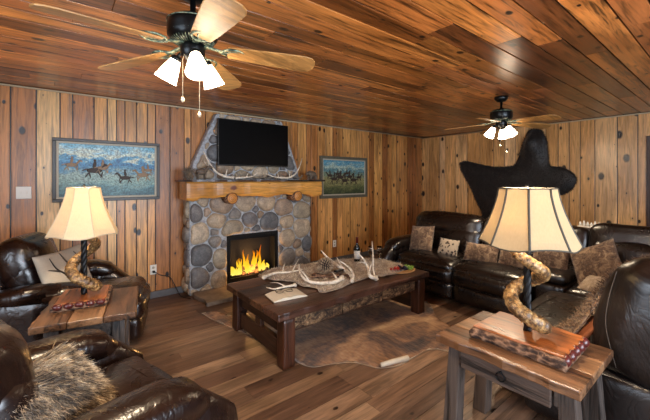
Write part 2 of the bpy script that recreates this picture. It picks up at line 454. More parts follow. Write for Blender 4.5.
m = MB(); m.box(X0-.1, X1+.1, Y1+.018, Y1+.1, -.08, H+.05, -1)
def pw(mb, l0, l1, a, b, r, rd): mb.box(a, b, Y1-rd.uniform(0,.004), Y1+.02, l0, l1, r)
planks(m, 0, H, X0, X1, .085, .2, pw, 5, None, .011)
struct(m.build('wall_back', PINE, smooth=False, bevel=.003))
m = MB(); m.box(X1+.018, X1+.1, 0.82, Y1+.1, -.08, H+.05, -1); m.box(X1+.018, X1+.1, Y0-.1, -.1, -.08, H+.05, -1); m.box(X1+.018, X1+.1, -.1, .82, 2.06, H+.05, -1)
def pr(mb, l0, l1, a, b, r, rd):
    if b <= -.1 or a >= .82: mb.box(X1-rd.uniform(0,.004), X1+.02, a, b, l0, l1, r)
    else: mb.box(X1-rd.uniform(0,.004), X1+.02, a, b, 2.06, l1, r)
planks(m, 0, H, .82, Y1, .12, .27, pr, 8, None, .011); planks(m, 0, H, Y0, -.1, .12, .25, pr, 9, None, .007); planks(m, 2.06, H, -.1, .82, .15, .25, pr, 10, None, .007)
struct(m.build('wall_right', PINER, smooth=False, bevel=.003))
# rear wall with two windows, left wall with one (daylight)
def wall_open(name, horiz, const, out, a0, a1, opens, seed):
    mb = MB(); rd = random.Random(seed); a = a0
    while a < a1-.001:
        b = min(a+rd.uniform(.12,.22), a1)
        for o0, o1, z0, z1 in opens:      # clip boards at window sides
            if a < o0 < b: b = o0
            if a < o1 < b: b = o1
        segs = [(0, H)]
        for o0, o1, z0, z1 in opens:
            if a >= o0-1e-6 and b <= o1+1e-6: segs = [(0, z0), (z1, H)]
        r = rd.random()
        for z0, z1 in segs:
            c0, c1 = sorted((const, const+out))
            if horiz: mb.box(a+.003, b-.003, c0, c1, z0, z1, r); mb.box(a, b, min(c0,c1)+(.0 if out < 0 else .02), max(c0,c1)-(.02 if out < 0 else 0), z0, z1, r)
            else: mb.box(c0, c1, a+.003, b-.003, z0, z1, r)
        a = b
    return struct(mb.build(name, PINE, smooth=False))
wall_open('wall_front', True, Y0, -.09, X0-.1, X1+.1, [(-.6, 1.1, .5, 2.1), (1.4, 3.1, .5, 2.1)], 21)
wall_open('wall_left', False, X0, -.09, Y0, Y1, [(.1, 1.9, .7, 2.1)], 22)
def window(name, horiz, const, a0, a1, z0, z1):
    mb = MB(); d0, d1 = const-.07, const+.02
    if not horiz: d0, d1 = const-.07, const+.02
    def bx(p0, p1, q0, q1):
        mb.box(p0, p1, d0, d1, q0, q1) if horiz else mb.box(d0, d1, p0, p1, q0, q1)
    bx(a0, a1, z0, z0+.06); bx(a0, a1, z1-.06, z1); bx(a0, a0+.06, z0+.06, z1-.06); bx(a1-.06, a1, z0+.06, z1-.06)
    c = (a0+a1)/2; bx(c-.025, c+.025, z0+.06, z1-.06)
    o = struct(mb.build(name, WHITEP, smooth=False, bevel=.004)); return o
window('window_1', True, Y0, -.6, 1.1, .5, 2.1); window('window_2', True, Y0, 1.4, 3.1, .5, 2.1); window('window_3', False, X0, .1, 1.9, .7, 2.1)
# door in the right wall, at the frame's right edge
m = MB(); m.box(X1-.03, X1+.06, .82, .88, 0, 2.10); m.box(X1-.03, X1+.06, -.16, -.10, 0, 2.10); m.box(X1-.03, X1+.06, -.1, .82, 2.04, 2.10)
m.box(X1+.01, X1+.05, -.1, .82, 0, 2.04)
struct(m.build('door_1', DARKWZ, smooth=False, bevel=.004))
# light trim along the ceiling, baseboards
m = MB(); m.tube([(X0, Y1-.012, H-.012), (X1, Y1-.012, H-.012)], .011, 8); struct(m.build('trim_1', CREAM))
m = MB(); m.tube([(X1-.012, Y0, H-.012), (X1-.012, Y1, H-.012)], .011, 8); struct(m.build('trim_2', CREAM))
m = MB(); m.box(X0, 1.32, Y1-.03, Y1-.006, 0, .085); m.box(3.25, X1, Y1-.03, Y1-.006, 0, .085); struct(m.build('baseboard_back', BASEG, smooth=False, bevel=.006))
m = MB(); m.box(X1-.03, X1-.006, .9, Y1-.03, 0, .085); struct(m.build('baseboard_right', BASEG, smooth=False, bevel=.006))

# ------------------------------------------------------------------ fireplace
fp = tag(empty('fireplace', (2.28, 4.5, 0)), 'river stone fireplace with a golden log mantel and a lit fire', 'fireplace')
FO = Vector((2.28, 4.5, 0))
def loc(mb): mb.M = Matrix.Translation(-FO); return mb
FX0, FX1, FY, FB = 1.333, 3.23, 4.41, Y1-.006
OX0, OX1, OZ0, OZ1 = 1.83, 2.62, .07, .70
m = loc(MB())
m.box(FX0, OX0, FY, FB, 0, 1.27); m.box(OX1, FX1, FY, FB, 0, 1.27); m.box(OX0, OX1, FY, FB, OZ1+.01, 1.27); m.box(OX0, OX1, FY, FB, 0, OZ0)
m.prism([(1.30,1.27),(3.13,1.27),(3.03,1.70),(2.75,2.385),(1.716,2.385),(1.415,1.72)], 4.50, FB, lambda u, v, d: Vector((u, d, v)))
m.build('mortar_body', MORT, fp, smooth=False, bevel=.02)
def inside_low(x, z):
    if not (FX0+.01 < x < FX1-.01 and .0 < z < 1.25): return False
    arch = OZ1 + .03*math.cos((x-(OX0+OX1)/2)/(OX1-OX0)*math.pi)
    return not (OX0-.015 < x < OX1+.015 and z < arch+.015)
def inside_up(x, z):
    if not (1.49 < z < 2.375): return False
    t = (z-1.3)/(2.385-1.3); l = 1.235+t*(1.716-1.235); r = 3.19-t*(3.19-2.75)
    return l+.05 < x < r-.05
def stones(mb, inside, x0, x1, z0, z1, y, seed, dmin, frame=None):
    rd = random.Random(seed); P = []
    for k in range(9000):
        x = rd.uniform(x0, x1); z = rd.uniform(z0, z1)
        if not inside(x, z): continue
        d = dmin*(.42 if k > 5000 else .62 if k > 1600 else (.95 if k > 500 else 1.25)) 
        if all(math.hypot((x-a)*.85, z-b) > (d+e)*.5 for a, b, e in P): P.append((x, z, d))
    for (x, z, d) in P:
        N = 28; rr = []
        for k in range(N):
            th = 2*math.pi*k/N; c, s_ = math.cos(th), math.sin(th); best = d*1.25
            for (a, b, e) in P:
                if (a, b) == (x, z): continue
                dx, dz = a-x, b-z; D = math.hypot(dx, dz)
                if D > .5: continue
                pr_ = (c*dx+s_*dz)/D
                if pr_ > .05:
                    wgt = D*(d/(d+e))
                    best = min(best, wgt/pr_)
            t = best
            q = .0
            while q < t:
                q += .008
                if not inside(x+c*q, z+s_*q): t = q-.004; break
            rr.append(max(.015, t-.008))
        for _ in range(2): rr = [(rr[i-1]+rr[i]*1.6+rr[(i+1)%N])/3.6 for i in range(N)]
        dep = rd.uniform(.028, .055)*min(1, sum(rr)/N/.07)
        vs = []; fs = []
        rings = [(1.0, -.02), (.97, .35), (.86, .68), (.66, .88), (.38, .98)]
        sx = rd.uniform(-.25,.25)
        for f, h in rings:
            for k in range(N):
                th = 2*math.pi*k/N; px = rr[k]*f*math.cos(th); pz = rr[k]*f*math.sin(th)
                nn = noise.noise(Vector((x+px, z+pz, seed))*14)*.006
                vs.append(Vector((x+px, y-dep*h-nn*h-.0, z+pz)))
        vs.append(Vector((x, y-dep, z))); 
        for i in range(len(rings)-1):
            for k in range(N): k2 = (k+1)%N; fs.append((i*N+k, i*N+k2, (i+1)*N+k2, (i+1)*N+k))
        for k in range(N): fs.append(((len(rings)-1)*N+k, (len(rings)-1)*N+(k+1)%N, len(rings)*N))
        if frame: vs = [frame(v) for v in vs]
        mb.add(vs, fs, rd.random())
m = loc(MB()); stones(m, inside_low, FX0, FX1, 0, 1.25, FY, 4, .205)
stones(m, inside_up, 1.2, 3.2, 1.49, 2.38, 4.50, 6, .17)
m.M = Matrix.Translation(-FO)
stones(m, lambda a, z: 4.42 < a < 4.62 and .02 < z < 1.22, 4.42, 4.62, 0, 1.25, 0, 9, .17, frame=lambda v: Vector((FX0+v.y, v.x, v.z)))
stones(m, lambda a, z: 4.42 < a < 4.62 and .02 < z < 1.22, 4.42, 4.62, 0, 1.25, 0, 12, .17, frame=lambda v: Vector((FX1-v.y, v.x, v.z)))
m.build('river_stones', STONE, fp)
# firebox: black metal liner with sides, back, hearth pan and lintel
m = loc(MB()); m.box(OX0-.02, OX0+.02, FY+.005, FB-.01, OZ0-.02, OZ1+.02); m.box(OX1-.02, OX1+.02, FY+.005, FB-.01, OZ0-.02, OZ1+.02)
m.box(OX0, OX1, FB-.03, FB-.01, OZ0, OZ1); m.box(OX0, OX1, FY+.005, FB-.01, OZ1-.02, OZ1+.02); m.box(OX0, OX1, FY+.005, FB-.01, OZ0-.02, OZ0+.015)
m.build('firebox', SOOT, fp, smooth=False, bevel=.004)
m = loc(MB())   # screen frame
for a, b, c, d in ((OX0, OX1, OZ0+.015, OZ0+.05), (OX0, OX1, OZ1-.06, OZ1-.02)): m.box(a+.02, b-.02, FY+.0, FY+.02, c, d)
m.box(OX0+.02, OX0+.05, FY, FY+.02, OZ0+.05, OZ1-.06); m.box(OX1-.05, OX1-.02, FY, FY+.02, OZ0+.05, OZ1-.06)
m.build('firebox_frame', IRON, fp, smooth=False, bevel=.003)
rd = random.Random(7)
for k, (xa, xb, y, z, r_) in enumerate(((1.98,2.5,4.50,.13,.035),(1.95,2.45,4.56,.14,.04),(2.02,2.5,4.53,.2,.032))):
    m = loc(MB()); pts = [(xa+(xb-xa)*i/8, y+rd.uniform(-.01,.01)+(.03*i/8 if k == 2 else 0), z+rd.uniform(-.006,.006)) for i in range(9)]
    m.tube(pts, [r_*rd.uniform(.9,1.08) for _ in pts], 10); m.build('fire_log', BARK, fp)
m = loc(MB())
for i in range(7): x = 1.96+i*.09; m.tube([(x, 4.44, .15), (x, 4.45, .10), (x, 4.58, .10)], .006, 6)
m.tube([(1.93,4.45,.1),(2.54,4.45,.1)], .008, 6); m.tube([(1.93,4.57,.1),(2.54,4.57,.1)], .008, 6)
for x in (1.96, 2.5): 
    for y in (4.45,4.57): m.tube([(x,y,.1),(x,y,.075)], .008, 6)
m.build('fire_grate', IRON, fp)
def _flame():
    t = NT('flames'); sp = t.n('ShaderNodeSeparateXYZ'); t.L(t.coord(), sp.inputs[0])
    n = t.noise(t.coord(), 14, 3); f = t.math('ADD', sp.outputs[2], t.math('MULTIPLY', n, .12))
    col = t.ramp(f, [(.16,'fff07a'),(.3,'ffd030'),(.42,'ff9a14'),(.58,'d84a06')])
    e = t.n('ShaderNodeEmission'); t.L(col, e.inputs[0]); e.inputs[1].default_value = 1.15
    t.L(e.outputs[0], t.out.inputs[0]); return t.m
FLM = _flame()
m = loc(MB()); rd = random.Random(5)
for i in range(46):
    x = rd.uniform(1.93, 2.52); y = rd.uniform(4.46, 4.57); env = 1-.55*abs((x-2.22)/.34)**1.6
    env *= .75+.35*math.sin(x*27+1)
    h = rd.uniform(.14, .40)*max(.25, env); z0 = .14
    pts = []; rs = []
    ph = rd.uniform(0, 6); lean = rd.uniform(-.03,.03)
    for k in range(9):
        t = k/8; pts.append((x+lean*t+.014*math.sin(ph+t*7)*t, y, z0+h*t)); w_ = rd.uniform(.9,1.1)*.024*math.sin(math.pi*min(1, .25+t*.75))**.8*(1-t*.55)+.0008
        rs.append((w_, w_*.45))
    m.tube(pts, rs, 7, up=(0,1,0))
m.build('flames', FLM, fp)
point('fire_glow', (2.2-FO.x, 4.42-FO.y, .28), P_FIRE, (1,.5,.16), .06, fp)
# mantel beam with wavy lower edge + log corbels, dark shelf slab on top
def wav(x, s, a=.012): return a*(math.sin(x*7+s)+.6*math.sin(x*17+s*2)+.4*math.sin(x*31+s))
m = loc(MB()); N = 50; xs = [1.235+(3.30-1.235)*i/N for i in range(N+1)]; prof = []
vs = []; fs = []
for x in xs:
    zb = 1.255+wav(x, 1, .013)+(.0 if 1.4 < x < 3.1 else -.02); zt = 1.452
    yf = 4.2+wav(x, 3, .006); yb = 4.5
    for (y, z) in ((yb, zb), (yf+.02, zb), (yf, zb+.03), (yf-.004, (zb+zt)/2), (yf, zt-.02), (yf+.015, zt), (yb, zt)): vs.append((x, y, z))
for i in range(N):
    for k in range(7): k2 = (k+1)%7; fs.append((i*7+k, i*7+k2, (i+1)*7+k2, (i+1)*7+k))
fs.append(tuple(range(6,-1,-1))); fs.append(tuple(N*7+k for k in range(7)))
m.add(vs, fs, .2); m.build('mantel_beam', MANT, fp, smooth=False)
m = loc(MB()); pts_f = [(1.19+i*(3.34-1.19)/40) for i in range(41)]
poly = [(x, 4.165+wav(x, 5, .01)) for x in pts_f]+[(3.34, 4.5),(1.19, 4.5)]
m.prism(poly, 1.453, 1.478, lambda u, v, d: Vector((u, v, d))); m.build('mantel_shelf', DARKW, fp, smooth=False)
def _endgrain():
    t = NT('log_end'); sp = t.mapping(t.coord(), (1,.01,1)); wv = t.n('ShaderNodeTexWave', wave_type='RINGS', rings_direction='Y'); t.L(t.coord(), wv.inputs[0]); wv.inputs['Scale'].default_value = 14; wv.inputs['Distortion'].default_value = 1.5
    return t.pbr(t.ramp(wv.outputs[1], [(0,'a5662e'),(1,'cf9350')]), .5)
LEND = _endgrain()
for x in (1.80, 2.83):
    o = loc(MB()); o.M = Matrix.Identity(4)
    o.tube([(0, .24, 0), (0, .1, 0), (0, 0, 0)], [.072,.074,.076], 20); g = o.build('corbel_log', BARK, fp, loc=(x-FO.x, 4.17-FO.y, 1.235))
    e = MB(); e.tube([(0, .002, 0), (0, -.006, 0)], [.07, .066], 20); e.tube([(0,-.006,0),(0,-.008,0)], [.012,.008], 8); e.build('cut_end', LEND, g)
# hearth slabs
m = loc(MB()); 
poly = [(1.36,4.40),(1.345,4.25),(1.39,4.05),(1.37,3.90),(1.8,3.92),(2.2,3.90),(2.7,3.93),(3.05,3.9),(3.1,4.40)]
m.prism(poly, .0, .05, lambda u, v, d: Vector((u, v, d))); m.build('hearth_slab', HEARTH, fp, smooth=False, bevel=.008)

# ------------------------------------------------------------------ television
tv = tag(empty('television', (2.245, 4.44, 1.67)), 'black flat screen television hung above the stone fireplace mantel', 'television')
m = MB(); m.box(-.55, .55, -.05, -.012, 0, .635); m.box(-.35,.35,-.012,.01,.1,.5); m.build('tv_body', BLACK, tv, smooth=False, bevel=.006)
m = MB(); m.box(-.54, .54, -.053, -.048, .018, .624); m.build('screen', SCREEN, tv, smooth=False)
m = MB(); m.box(-.12, .12, .01, .055, .2, .42); m.build('wall_bracket', IRON, tv, smooth=False, bevel=.003)

# ------------------------------------------------------------------ paintings
def painting_mat(name, stops, nscale, zc, hh, clump=None):
    t = NT(name); co = t.coord(); sp = t.n('ShaderNodeSeparateXYZ'); t.L(co, sp.inputs[0])
    z = t.math('DIVIDE', sp.outputs[2], hh)   # 0..1
    n = t.noise(t.mapping(co, (1,1,2.4)), nscale, 5, .6, .6); n2 = t.noise(co, 60, 3)
    f = t.math('ADD', z, t.math('MULTIPLY', t.math('SUBTRACT', n, .5), .6))
    col = t.ramp(f, stops)
    col = t.mix(1, col, t.ramp(n2, [(.35,(.5,.5,.5)),(.65,(1.45,1.45,1.4))]), 'MULTIPLY')
    return t.pbr(col, .45)
PA1 = painting_mat('plains_painting', [(0,'2f5560'),(.15,'4f7a80'),(.3,'7d9a92'),(.42,'8aa09a'),(.5,'4a7f9a'),(.62,'2f6a96'),(.7,'5a9ab8'),(.76,'c9cdb8'),(.88,'8fb8c6'),(1,'5f9fba')], 6, 0, .6)
PA2 = painting_mat('herd_painting', [(0,'2c3a28'),(.2,'5a5f3c'),(.4,'8a8458'),(.55,'6f7f6a'),(.68,'4e7d8a'),(.78,'a9b8a8'),(.9,'5f93a8'),(1,'3f7f9a')], 7, 0, .62)
FIG = plain('painted_brown', '3a2c24', .6); FIG2 = plain('painted_tan', '9a7f62', .6)
FRD = plain('dark_frame', '2c241e', .4, nz=.3); FRL = plain('frame_liner', 'b8ad98', .5); FRG = plain('grey_gilt_frame', '6f6a5a', .45, nz=.35, scale=60)
def picture(name, x0, x1, z0, z1, fmat, cm, fw, label, figs, mat2):
    W, Hh = x1-x0, z1-z0
    r = tag(empty(name, (x0, Y1-.006, z0)), label, 'picture')
    def ring(w0, w1, d0, d1, mat, nm):
        mb = MB()
        mb.box(w0, W-w0, d0, d1, w0, w1); mb.box(w0, W-w0, d0, d1, Hh-w1, Hh-w0)
        mb.box(w0, w1, d0, d1, w1, Hh-w1); mb.box(W-w1, W-w0, d0, d1, w1, Hh-w1)
        return mb.build(nm, mat, r, smooth=False, bevel=.004)
    ring(0, fw, -.04, 0, fmat, 'frame'); ring(fw-.002, fw+.022, -.03, -.005, FRL, 'liner')
    a = fw+.02; mb = MB(); mb.box(0, W-2*a, -.004, .004, 0, Hh-2*a); cv = mb.build('canvas', cm, r, smooth=False, loc=(a, -.018, a))
    rd = random.Random(len(label))
    for (u, v, s, dr) in figs:  # horse-and-rider like silhouettes, thin paint relief
        mb = MB(); f = lambda x, z: (u*(W-2*a)+x*s*dr, -.006, v*(Hh-2*a)+z*s)
        def el(cx, cz, rx, rz, rot=0):
            T = rotm(0, rot*dr, 0); c = f(cx, cz); mb.ball(c, (rx*s, .002, rz*s), 10, T=T)
        el(0,0,.5,.2); el(.5,.25,.26,.1,-50); el(.72,.42,.18,.08,25); el(0.0,.42,.12,.28,10); el(.02,.75,.09,.1)
        for lx, rt in ((-.45,35),(-.3,-15),(.35,-40),(.45,15)): el(lx, -.32, .05, .28, rt)
        el(-.6,.05,.22,.05,-20)
        mb.build('painted_rider', mat2[rd.randint(0,1)], cv, smooth=True)
    return r
picture('painting', -.025, 1.027, 1.235, 1.93, FRD, PA1, .035, 'wide blue plains painting of riders in a dark frame above the lamp', [(.34,.5,.15,1),(.42,.55,.11,1),(.12,.6,.11,1),(.66,.36,.12,-1),(.86,.42,.13,-1),(.92,.52,.09,-1)], (FIG, FIG2))
picture('painting', 3.585, 4.74, 1.15, 1.90, FRG, PA2, .05, 'smaller herd painting in a grey frame to the right of the fireplace', [(.25,.45,.15,1),(.4,.5,.15,1),(.5,.4,.15,-1),(.62,.52,.14,1),(.72,.42,.16,-1),(.33,.6,.11,1),(.55,.62,.11,1),(.85,.5,.12,1),(.15,.55,.12,-1)], (FIG, FIG))

# ------------------------------------------------------------------ switch, outlets
def plate(name, x, z, label, cat, kind, w=.075, h=.12):
    r = tag(empty(name, (x, Y1-.006, z)), label, cat)
    mb = MB(); mb.box(-w/2, w/2, -.008, 0, -h/2, h/2); mb.build('plate', WHITEP, r, smooth=False, bevel=.003)
    if kind == 'switch':
        for sx in (-.024, .024): 
            mb = MB(); mb.box(sx-.005, sx+.005, -.02, -.006, -.012, .012); mb.build('toggle', WHITEP, r, smooth=False, bevel=.002)
    else:
        for sz in (-.025, .025):
            mb = MB(); mb.ball((0, -.008, sz), (.016,.004,.016), 12); mb.box(-.007,-.004,-.0135,-.011,sz-.004,sz+.006); mb.box(.004,.007,-.0135,-.011,sz-.004,sz+.006); mb.build('socket', FRL, r)
    return r
plate('light_switch', -.25, 1.345, 'white double light switch on the pine wall left of the plains painting', 'light switch', 'switch', .12, .125)
plate('wall_outlet', .96, .355, 'white outlet with a black plug by the left recliner', 'outlet', 'outlet')
plate('wall_outlet', 3.93, .33, 'white outlet on the pine wall under the herd painting', 'outlet', 'outlet')
m = MB(); m.box(.948, .972, Y1-.05, Y1-.019, .32, .345)
m.tube(cr([(.97,Y1-.045,.33),(1.04,Y1-.06,.28),(1.14,Y1-.06,.24),(1.2,Y1-.08,.12),(1.24,Y1-.1,.02),(1.25,Y1-.2,.006),(1.31,4.3,.006)],5), .005, 6)
tag(m.build('power_cord', BLACK), 'black power cord trailing from the outlet to the hearth', 'cord')

# ------------------------------------------------------------------ bear hide on the right wall
def onright(px, py, X=X1-.03):
    a = (px-325)/FPX; dx = .625+a*.78; dy = .78-.625*a; d = X/dx; return (d*dy, CZ+(180-py)/FPX*d)
bo = [(460,163),(465,161),(474,163),(483,165),(495,167),(507,167),(515,165),(518,160),(520,152),(523,143),(527,134),(531,130),(536,129),(541,131),(545,137),(547,145),(548,156),(550,166),(560,167),(570,171),(576,178),(573,187),(565,193),(557,196),(556,205),(558,216),(566,232),(556,238),(520,243),(486,240),(476,232),(482,214),(477,203),(472,191),(466,179),(461,170)]
bo = [Vector((*onright(a, b), 0)) for a, b in bo]
bo = cr(bo+[bo[0]], 3)[:-1]
cen = Vector((2.62, 1.5, 0))
m = MB(); n = len(bo); rd = random.Random(3)
rings = 9; vs = []; fs = []
import bisect
def pin(p):
    c = False; j = n-1
    for i in range(n):
        if (bo[i].y > p.y) != (bo[j].y > p.y) and p.x < (bo[j].x-bo[i].x)*(p.y-bo[i].y)/(bo[j].y-bo[i].y)+bo[i].x: c = not c
        j = i
    return c
def dist(p): return min((Vector((b.x, b.y, 0))-p).length for b in bo)
# grid-free: triangulated fill through bmesh
import bmesh
bm = bmesh.new(); step = .05
ys = [min(b.x for b in bo), max(b.x for b in bo)]; zs = [min(b.y for b in bo), max(b.y for b in bo)]
bv = [bm.verts.new((b.x, b.y, 0)) for b in bo]; f = bm.faces.new(bv)
for k in range(60):
    c = ys[0]+(ys[1]-ys[0])*(k+.5)/60
    bmesh.ops.bisect_plane(bm, geom=bm.verts[:]+bm.edges[:]+bm.faces[:], plane_co=(c,0,0), plane_no=(1,0,0))
for k in range(32):
    c = zs[0]+(zs[1]-zs[0])*(k+.5)/32
    bmesh.ops.bisect_plane(bm, geom=bm.verts[:]+bm.edges[:]+bm.faces[:], plane_co=(0,c,0), plane_no=(0,1,0))
bm.verts.ensure_lookup_table()
def hgt(p):
    d = dist(p); h = .012+.035*min(1, d/.12)+.012*noise.noise(Vector((p.x*5, p.y*5, 2)))*min(1, d/.05)
    hd = (p-Vector((2.36, 2.12, 0))); h += .13*math.exp(-(hd.x/.16)**2-(hd.y/.25)**2)*min(1, d/.1)
    return h
front = {}; vs = []; fs = []
for v in bm.verts:
    p = Vector((v.co.x, v.co.y, 0)); front[v.index] = len(vs); vs.append((X1-.006-hgt(p), p.x, p.y))
for v in bm.verts: vs.append((X1-.006, v.co.x, v.co.y))
nv = len(bm.verts)
for f in bm.faces: ids = [v.index for v in f.verts]; fs.append(ids[::-1]); fs.append([i+nv for i in ids])
for e in bm.edges:
    if len(e.link_faces) == 1: a, b = e.verts[0].index, e.verts[1].index; fs.append([a, b, b+nv, a+nv])
bm.free()
m.add(vs, fs, .1)
cnt = 0
while cnt < 9000:
    p = Vector((rd.uniform(*ys), rd.uniform(*zs), 0))
    if not pin(p): continue
    cnt += 1
    dd = Vector((-.55, rd.uniform(-.5,.5), rd.uniform(-1.1,-.2)))
    m.hair((X1-.006-hgt(p)+.004, p.x, p.y), dd, rd.uniform(.02,.045), .0022, (0,1,0), rnd=rd.random())
for k in range(2600):
    i = rd.randrange(n); p = bo[i].lerp(bo[(i+1)%n], rd.random()); q = (p-Vector((2.62,1.55,0))).normalized()
    m.hair((X1-.018, p.x-q.x*.01, p.y-q.y*.01), (rd.uniform(-.5,0), q.x+rd.uniform(-.7,.7), q.y+rd.uniform(-.9,.3)), rd.uniform(.02,.05), .003, (0,1,0), rnd=rd.random())
bh = tag(m.build('bear_hide', BEARF), 'black bear hide spread on the pine wall behind the sectional', 'hide')

# ------------------------------------------------------------------ ceiling fans
fan = empty('ceiling_fan', (.545, 1.75, H))
m = MB(); m.lathe([(.02,0),(.075,0),(.07,-.03),(.045,-.055),(.015,-.06)], n=24); m.build('canopy', MOTOR, fan)
m = MB(); m.lathe([(.014,-.05),(.014,-.13),(.03,-.135),(.03,-.15)], n=14); m.build('downrod', MOTOR, fan)
m = MB(); m.lathe([(.03,-.14),(.085,-.15),(.115,-.17),(.12,-.2),(.12,-.245),(.1,-.27),(.06,-.285)], n=32); mo = m.build('motor_housing', MOTOR, fan)
m = MB()
for k in range(40):
    th = 2*math.pi*k/40; c, s_ = math.cos(th), math.sin(th); m.tube([(c*.118,s_*.118,-.235),(c*.1,s_*.1,-.268),(c*.065,s_*.065,-.284)], .003, 5)
m.tube([(math.cos(t*math.pi/16)*.121, math.sin(t*math.pi/16)*.121, -.175) for t in range(33)], .003, 6)
m.build('housing_trim', VERD, mo)
m = MB(); m.lathe([(.055,-.28),(.06,-.30),(.058,-.335),(.03,-.36),(.012,-.375),(.004,-.385)], n=24); kit = m.build('light_hub', MOTOR, fan)
zb = -.305
for k in range(5):
    rz = Matrix.Rotation(R(49+72*k), 4, 'Z')
    m = MB(); m.M = rz
    m.tube(cr([(.05,0,zb+.02),(.10,0,zb+.012),(.15,.0,zb)],4), [(.016,.006)]*9, 8)
    for s_ in (-1, 1):   # pierced scroll of the blade iron
        m.tube(cr([(.13,0,zb),(.165,.04*s_,zb),(.21,.045*s_,zb),(.25,.02*s_,zb),(.262,0,zb)],5), .0055, 6)
        m.tube(cr([(.15,0,zb),(.18,.018*s_,zb),(.215,.02*s_,zb),(.235,0,zb)],5), .004, 6)
    m.box(.14,.25,-.006,.006,zb-.003,zb+.003)
    iron = m.build('blade_iron', VERD, fan)
    m = MB(); m.M = rz @ Matrix.Translation((0,0,zb+.008)) @ Matrix.Rotation(R(-12), 4, 'X') @ Matrix.Rotation(R(3.6), 4, 'Y')
    poly = [(.17,-.048),(.3,-.06),(.47,-.072),(.57,-.076),(.605,-.066),(.627,-.04),(.633,0),(.627,.04),(.605,.066),(.57,.076),(.47,.072),(.3,.06),(.17,.048),(.165,0)]
    m.prism(poly, 0, .007, lambda u, v, d: Vector((u, v, d)), rnd=.1)
    b = m.build('blade', OAK, fan, smooth=False, bevel=.002)
for k in range(3):
    az = R(141.3+120*k); c, s_ = math.cos(az), math.sin(az)
    m = MB(); m.tube(cr([(c*.03,s_*.03,-.33),(c*.06,s_*.06,-.325),(c*.078,s_*.078,-.345)],4), .009, 8)
    m.lathe([(.022,.012),(.026,0),(.026,-.012)], (c*.083,s_*.083,-.35), 12, T=Matrix.Rotation(R(-28), 3, Vector((-s_, c, 0)))); m.build('lamp_arm', MOTOR, fan)
    T = Matrix.Rotation(R(-28), 3, Vector((-s_, c, 0)))
    m = MB(); m.lathe([(.024,0),(.03,-.02),(.042,-.06),(.05,-.095),(.056,-.115),(.053,-.115),(.047,-.095),(.039,-.06),(.027,-.02),(.021,-.004)], (c*.086,s_*.086,-.357), 20, T=T, cap=False)
    m.build('glass_shade', FROST, fan)
    p = Vector((c*.086,s_*.086,-.357))+T@Vector((0,0,-.085))
    point('fan_bulb', p, P_FAN/3, (1,.80,.56), .02, fan)
for (x, y, z) in ((-.055,-.02,-.56), (.015,-.055,-.63)):
    m = MB(); m.tube([(x*.8,y*.8,-.34),(x,y,-.37),(x,y,z)], .0016, 5); m.ball((x,y,z-.01), (.009,.009,.014), 10); m.build('pull_chain', CREAM, fan)
fan2 = copy_tree(fan); fan2.location = (4.05, 1.776, H); fan2.rotation_euler.z = R(-5.7)
tag(fan, 'near ceiling fan with oak blades and lit glass shades at upper left', 'ceiling fan', 'ceiling fans')
tag(fan2, 'far ceiling fan with lit glass shades in front of the bear hide wall', 'ceiling fan', 'ceiling fans')

# ------------------------------------------------------------------ side tables (drawer on the -X face, length along Y)
def live(l, seed, a=.007): return [a*noise.noise(Vector((t*6, seed, 0)))+a*.6*noise.noise(Vector((t*19, seed, 3))) for t in l]
def make_side_table(label):
    r = tag(empty('side_table'), label, 'side table')
    W, D, Ht = .56, .68, .60
    for i in range(3):
        x0 = -W/2+i*W/3; x1 = x0+W/3-.003; N = 24
        ysn = [-D/2+.0+D*k/N for k in range(N+1)]
        e0 = live(ysn, 1+i, .012 if i == 0 else .001); e1 = live(ysn, 9+i, .012 if i == 2 else .001)
        poly = [(x0+e, y) for e, y in zip(e0, ysn)]+[(x1+e, y) for e, y in reversed(list(zip(e1, ysn)))]
        m = MB(); m.prism(poly[::-1], Ht-.045, Ht-.001*i, lambda u, v, d: Vector((u, v, d)), rnd=.1+.3*i)
        m.build('top_plank', RUST, r, smooth=False, bevel=.006)
    m = MB()
    m.box(-W/2+.07, -W/2+.1, -D/2+.06, -D/2+.12, Ht-.15, Ht-.046); m.box(-W/2+.07, -W/2+.1, D/2-.12, D/2-.06, Ht-.15, Ht-.046)
    m.box(W/2-.1, W/2-.07, -D/2+.1, D/2-.1, Ht-.15, Ht-.046)
    m.box(-W/2+.1, W/2-.1, -D/2+.07, -D/2+.1, Ht-.15, Ht-.046); m.box(-W/2+.1, W/2-.1, D/2-.1, D/2-.07, Ht-.15, Ht-.046)
    m.box(-W/2+.07, -W/2+.1, -D/2+.12, D/2-.12, Ht-.06, Ht-.046)
    m.build('apron', GREYWY, r, smooth=False, bevel=.004)
    m = MB(); m.box(-W/2+.045, -W/2+.07, -D/2+.125, D/2-.125, Ht-.155, Ht-.052, .6); m.box(-W/2+.07, W/2-.15, -D/2+.14, D/2-.14, Ht-.145, Ht-.062, .6)
    dr = m.build('drawer', GREYWY, r, smooth=False, bevel=.004)
    m = MB(); m.tube([(-W/2+.036, math.sin(t*math.pi/10)*.021, Ht-.108+math.cos(t*math.pi/10)*.021) for t in range(21)], .0035, 6)
    m.ball((-W/2+.042, 0, Ht-.087), .008, 8); m.build('ring_pull', IRON, dr)
    for sx in (-1, 1):
        for sy in (-1, 1):
            m = MB(); vs = []
            for z, sp, hw in ((0, .035, .042), (Ht-.046, .0, .035)):
                cx = sx*(W/2-.105); cy = sy*(D/2-.075+sp)
                vs += [(cx-hw, cy-hw, z), (cx+hw, cy-hw, z), (cx+hw, cy+hw, z), (cx-hw, cy+hw, z)]
            m.add(vs, [(3,2,1,0),(4,5,6,7),(0,1,5,4),(1,2,6,5),(2,3,7,6),(3,0,4,7)], .2+.2*sx+.1*sy)
            m.build('leg', GREYW, r, smooth=False, bevel=.006)
    return r
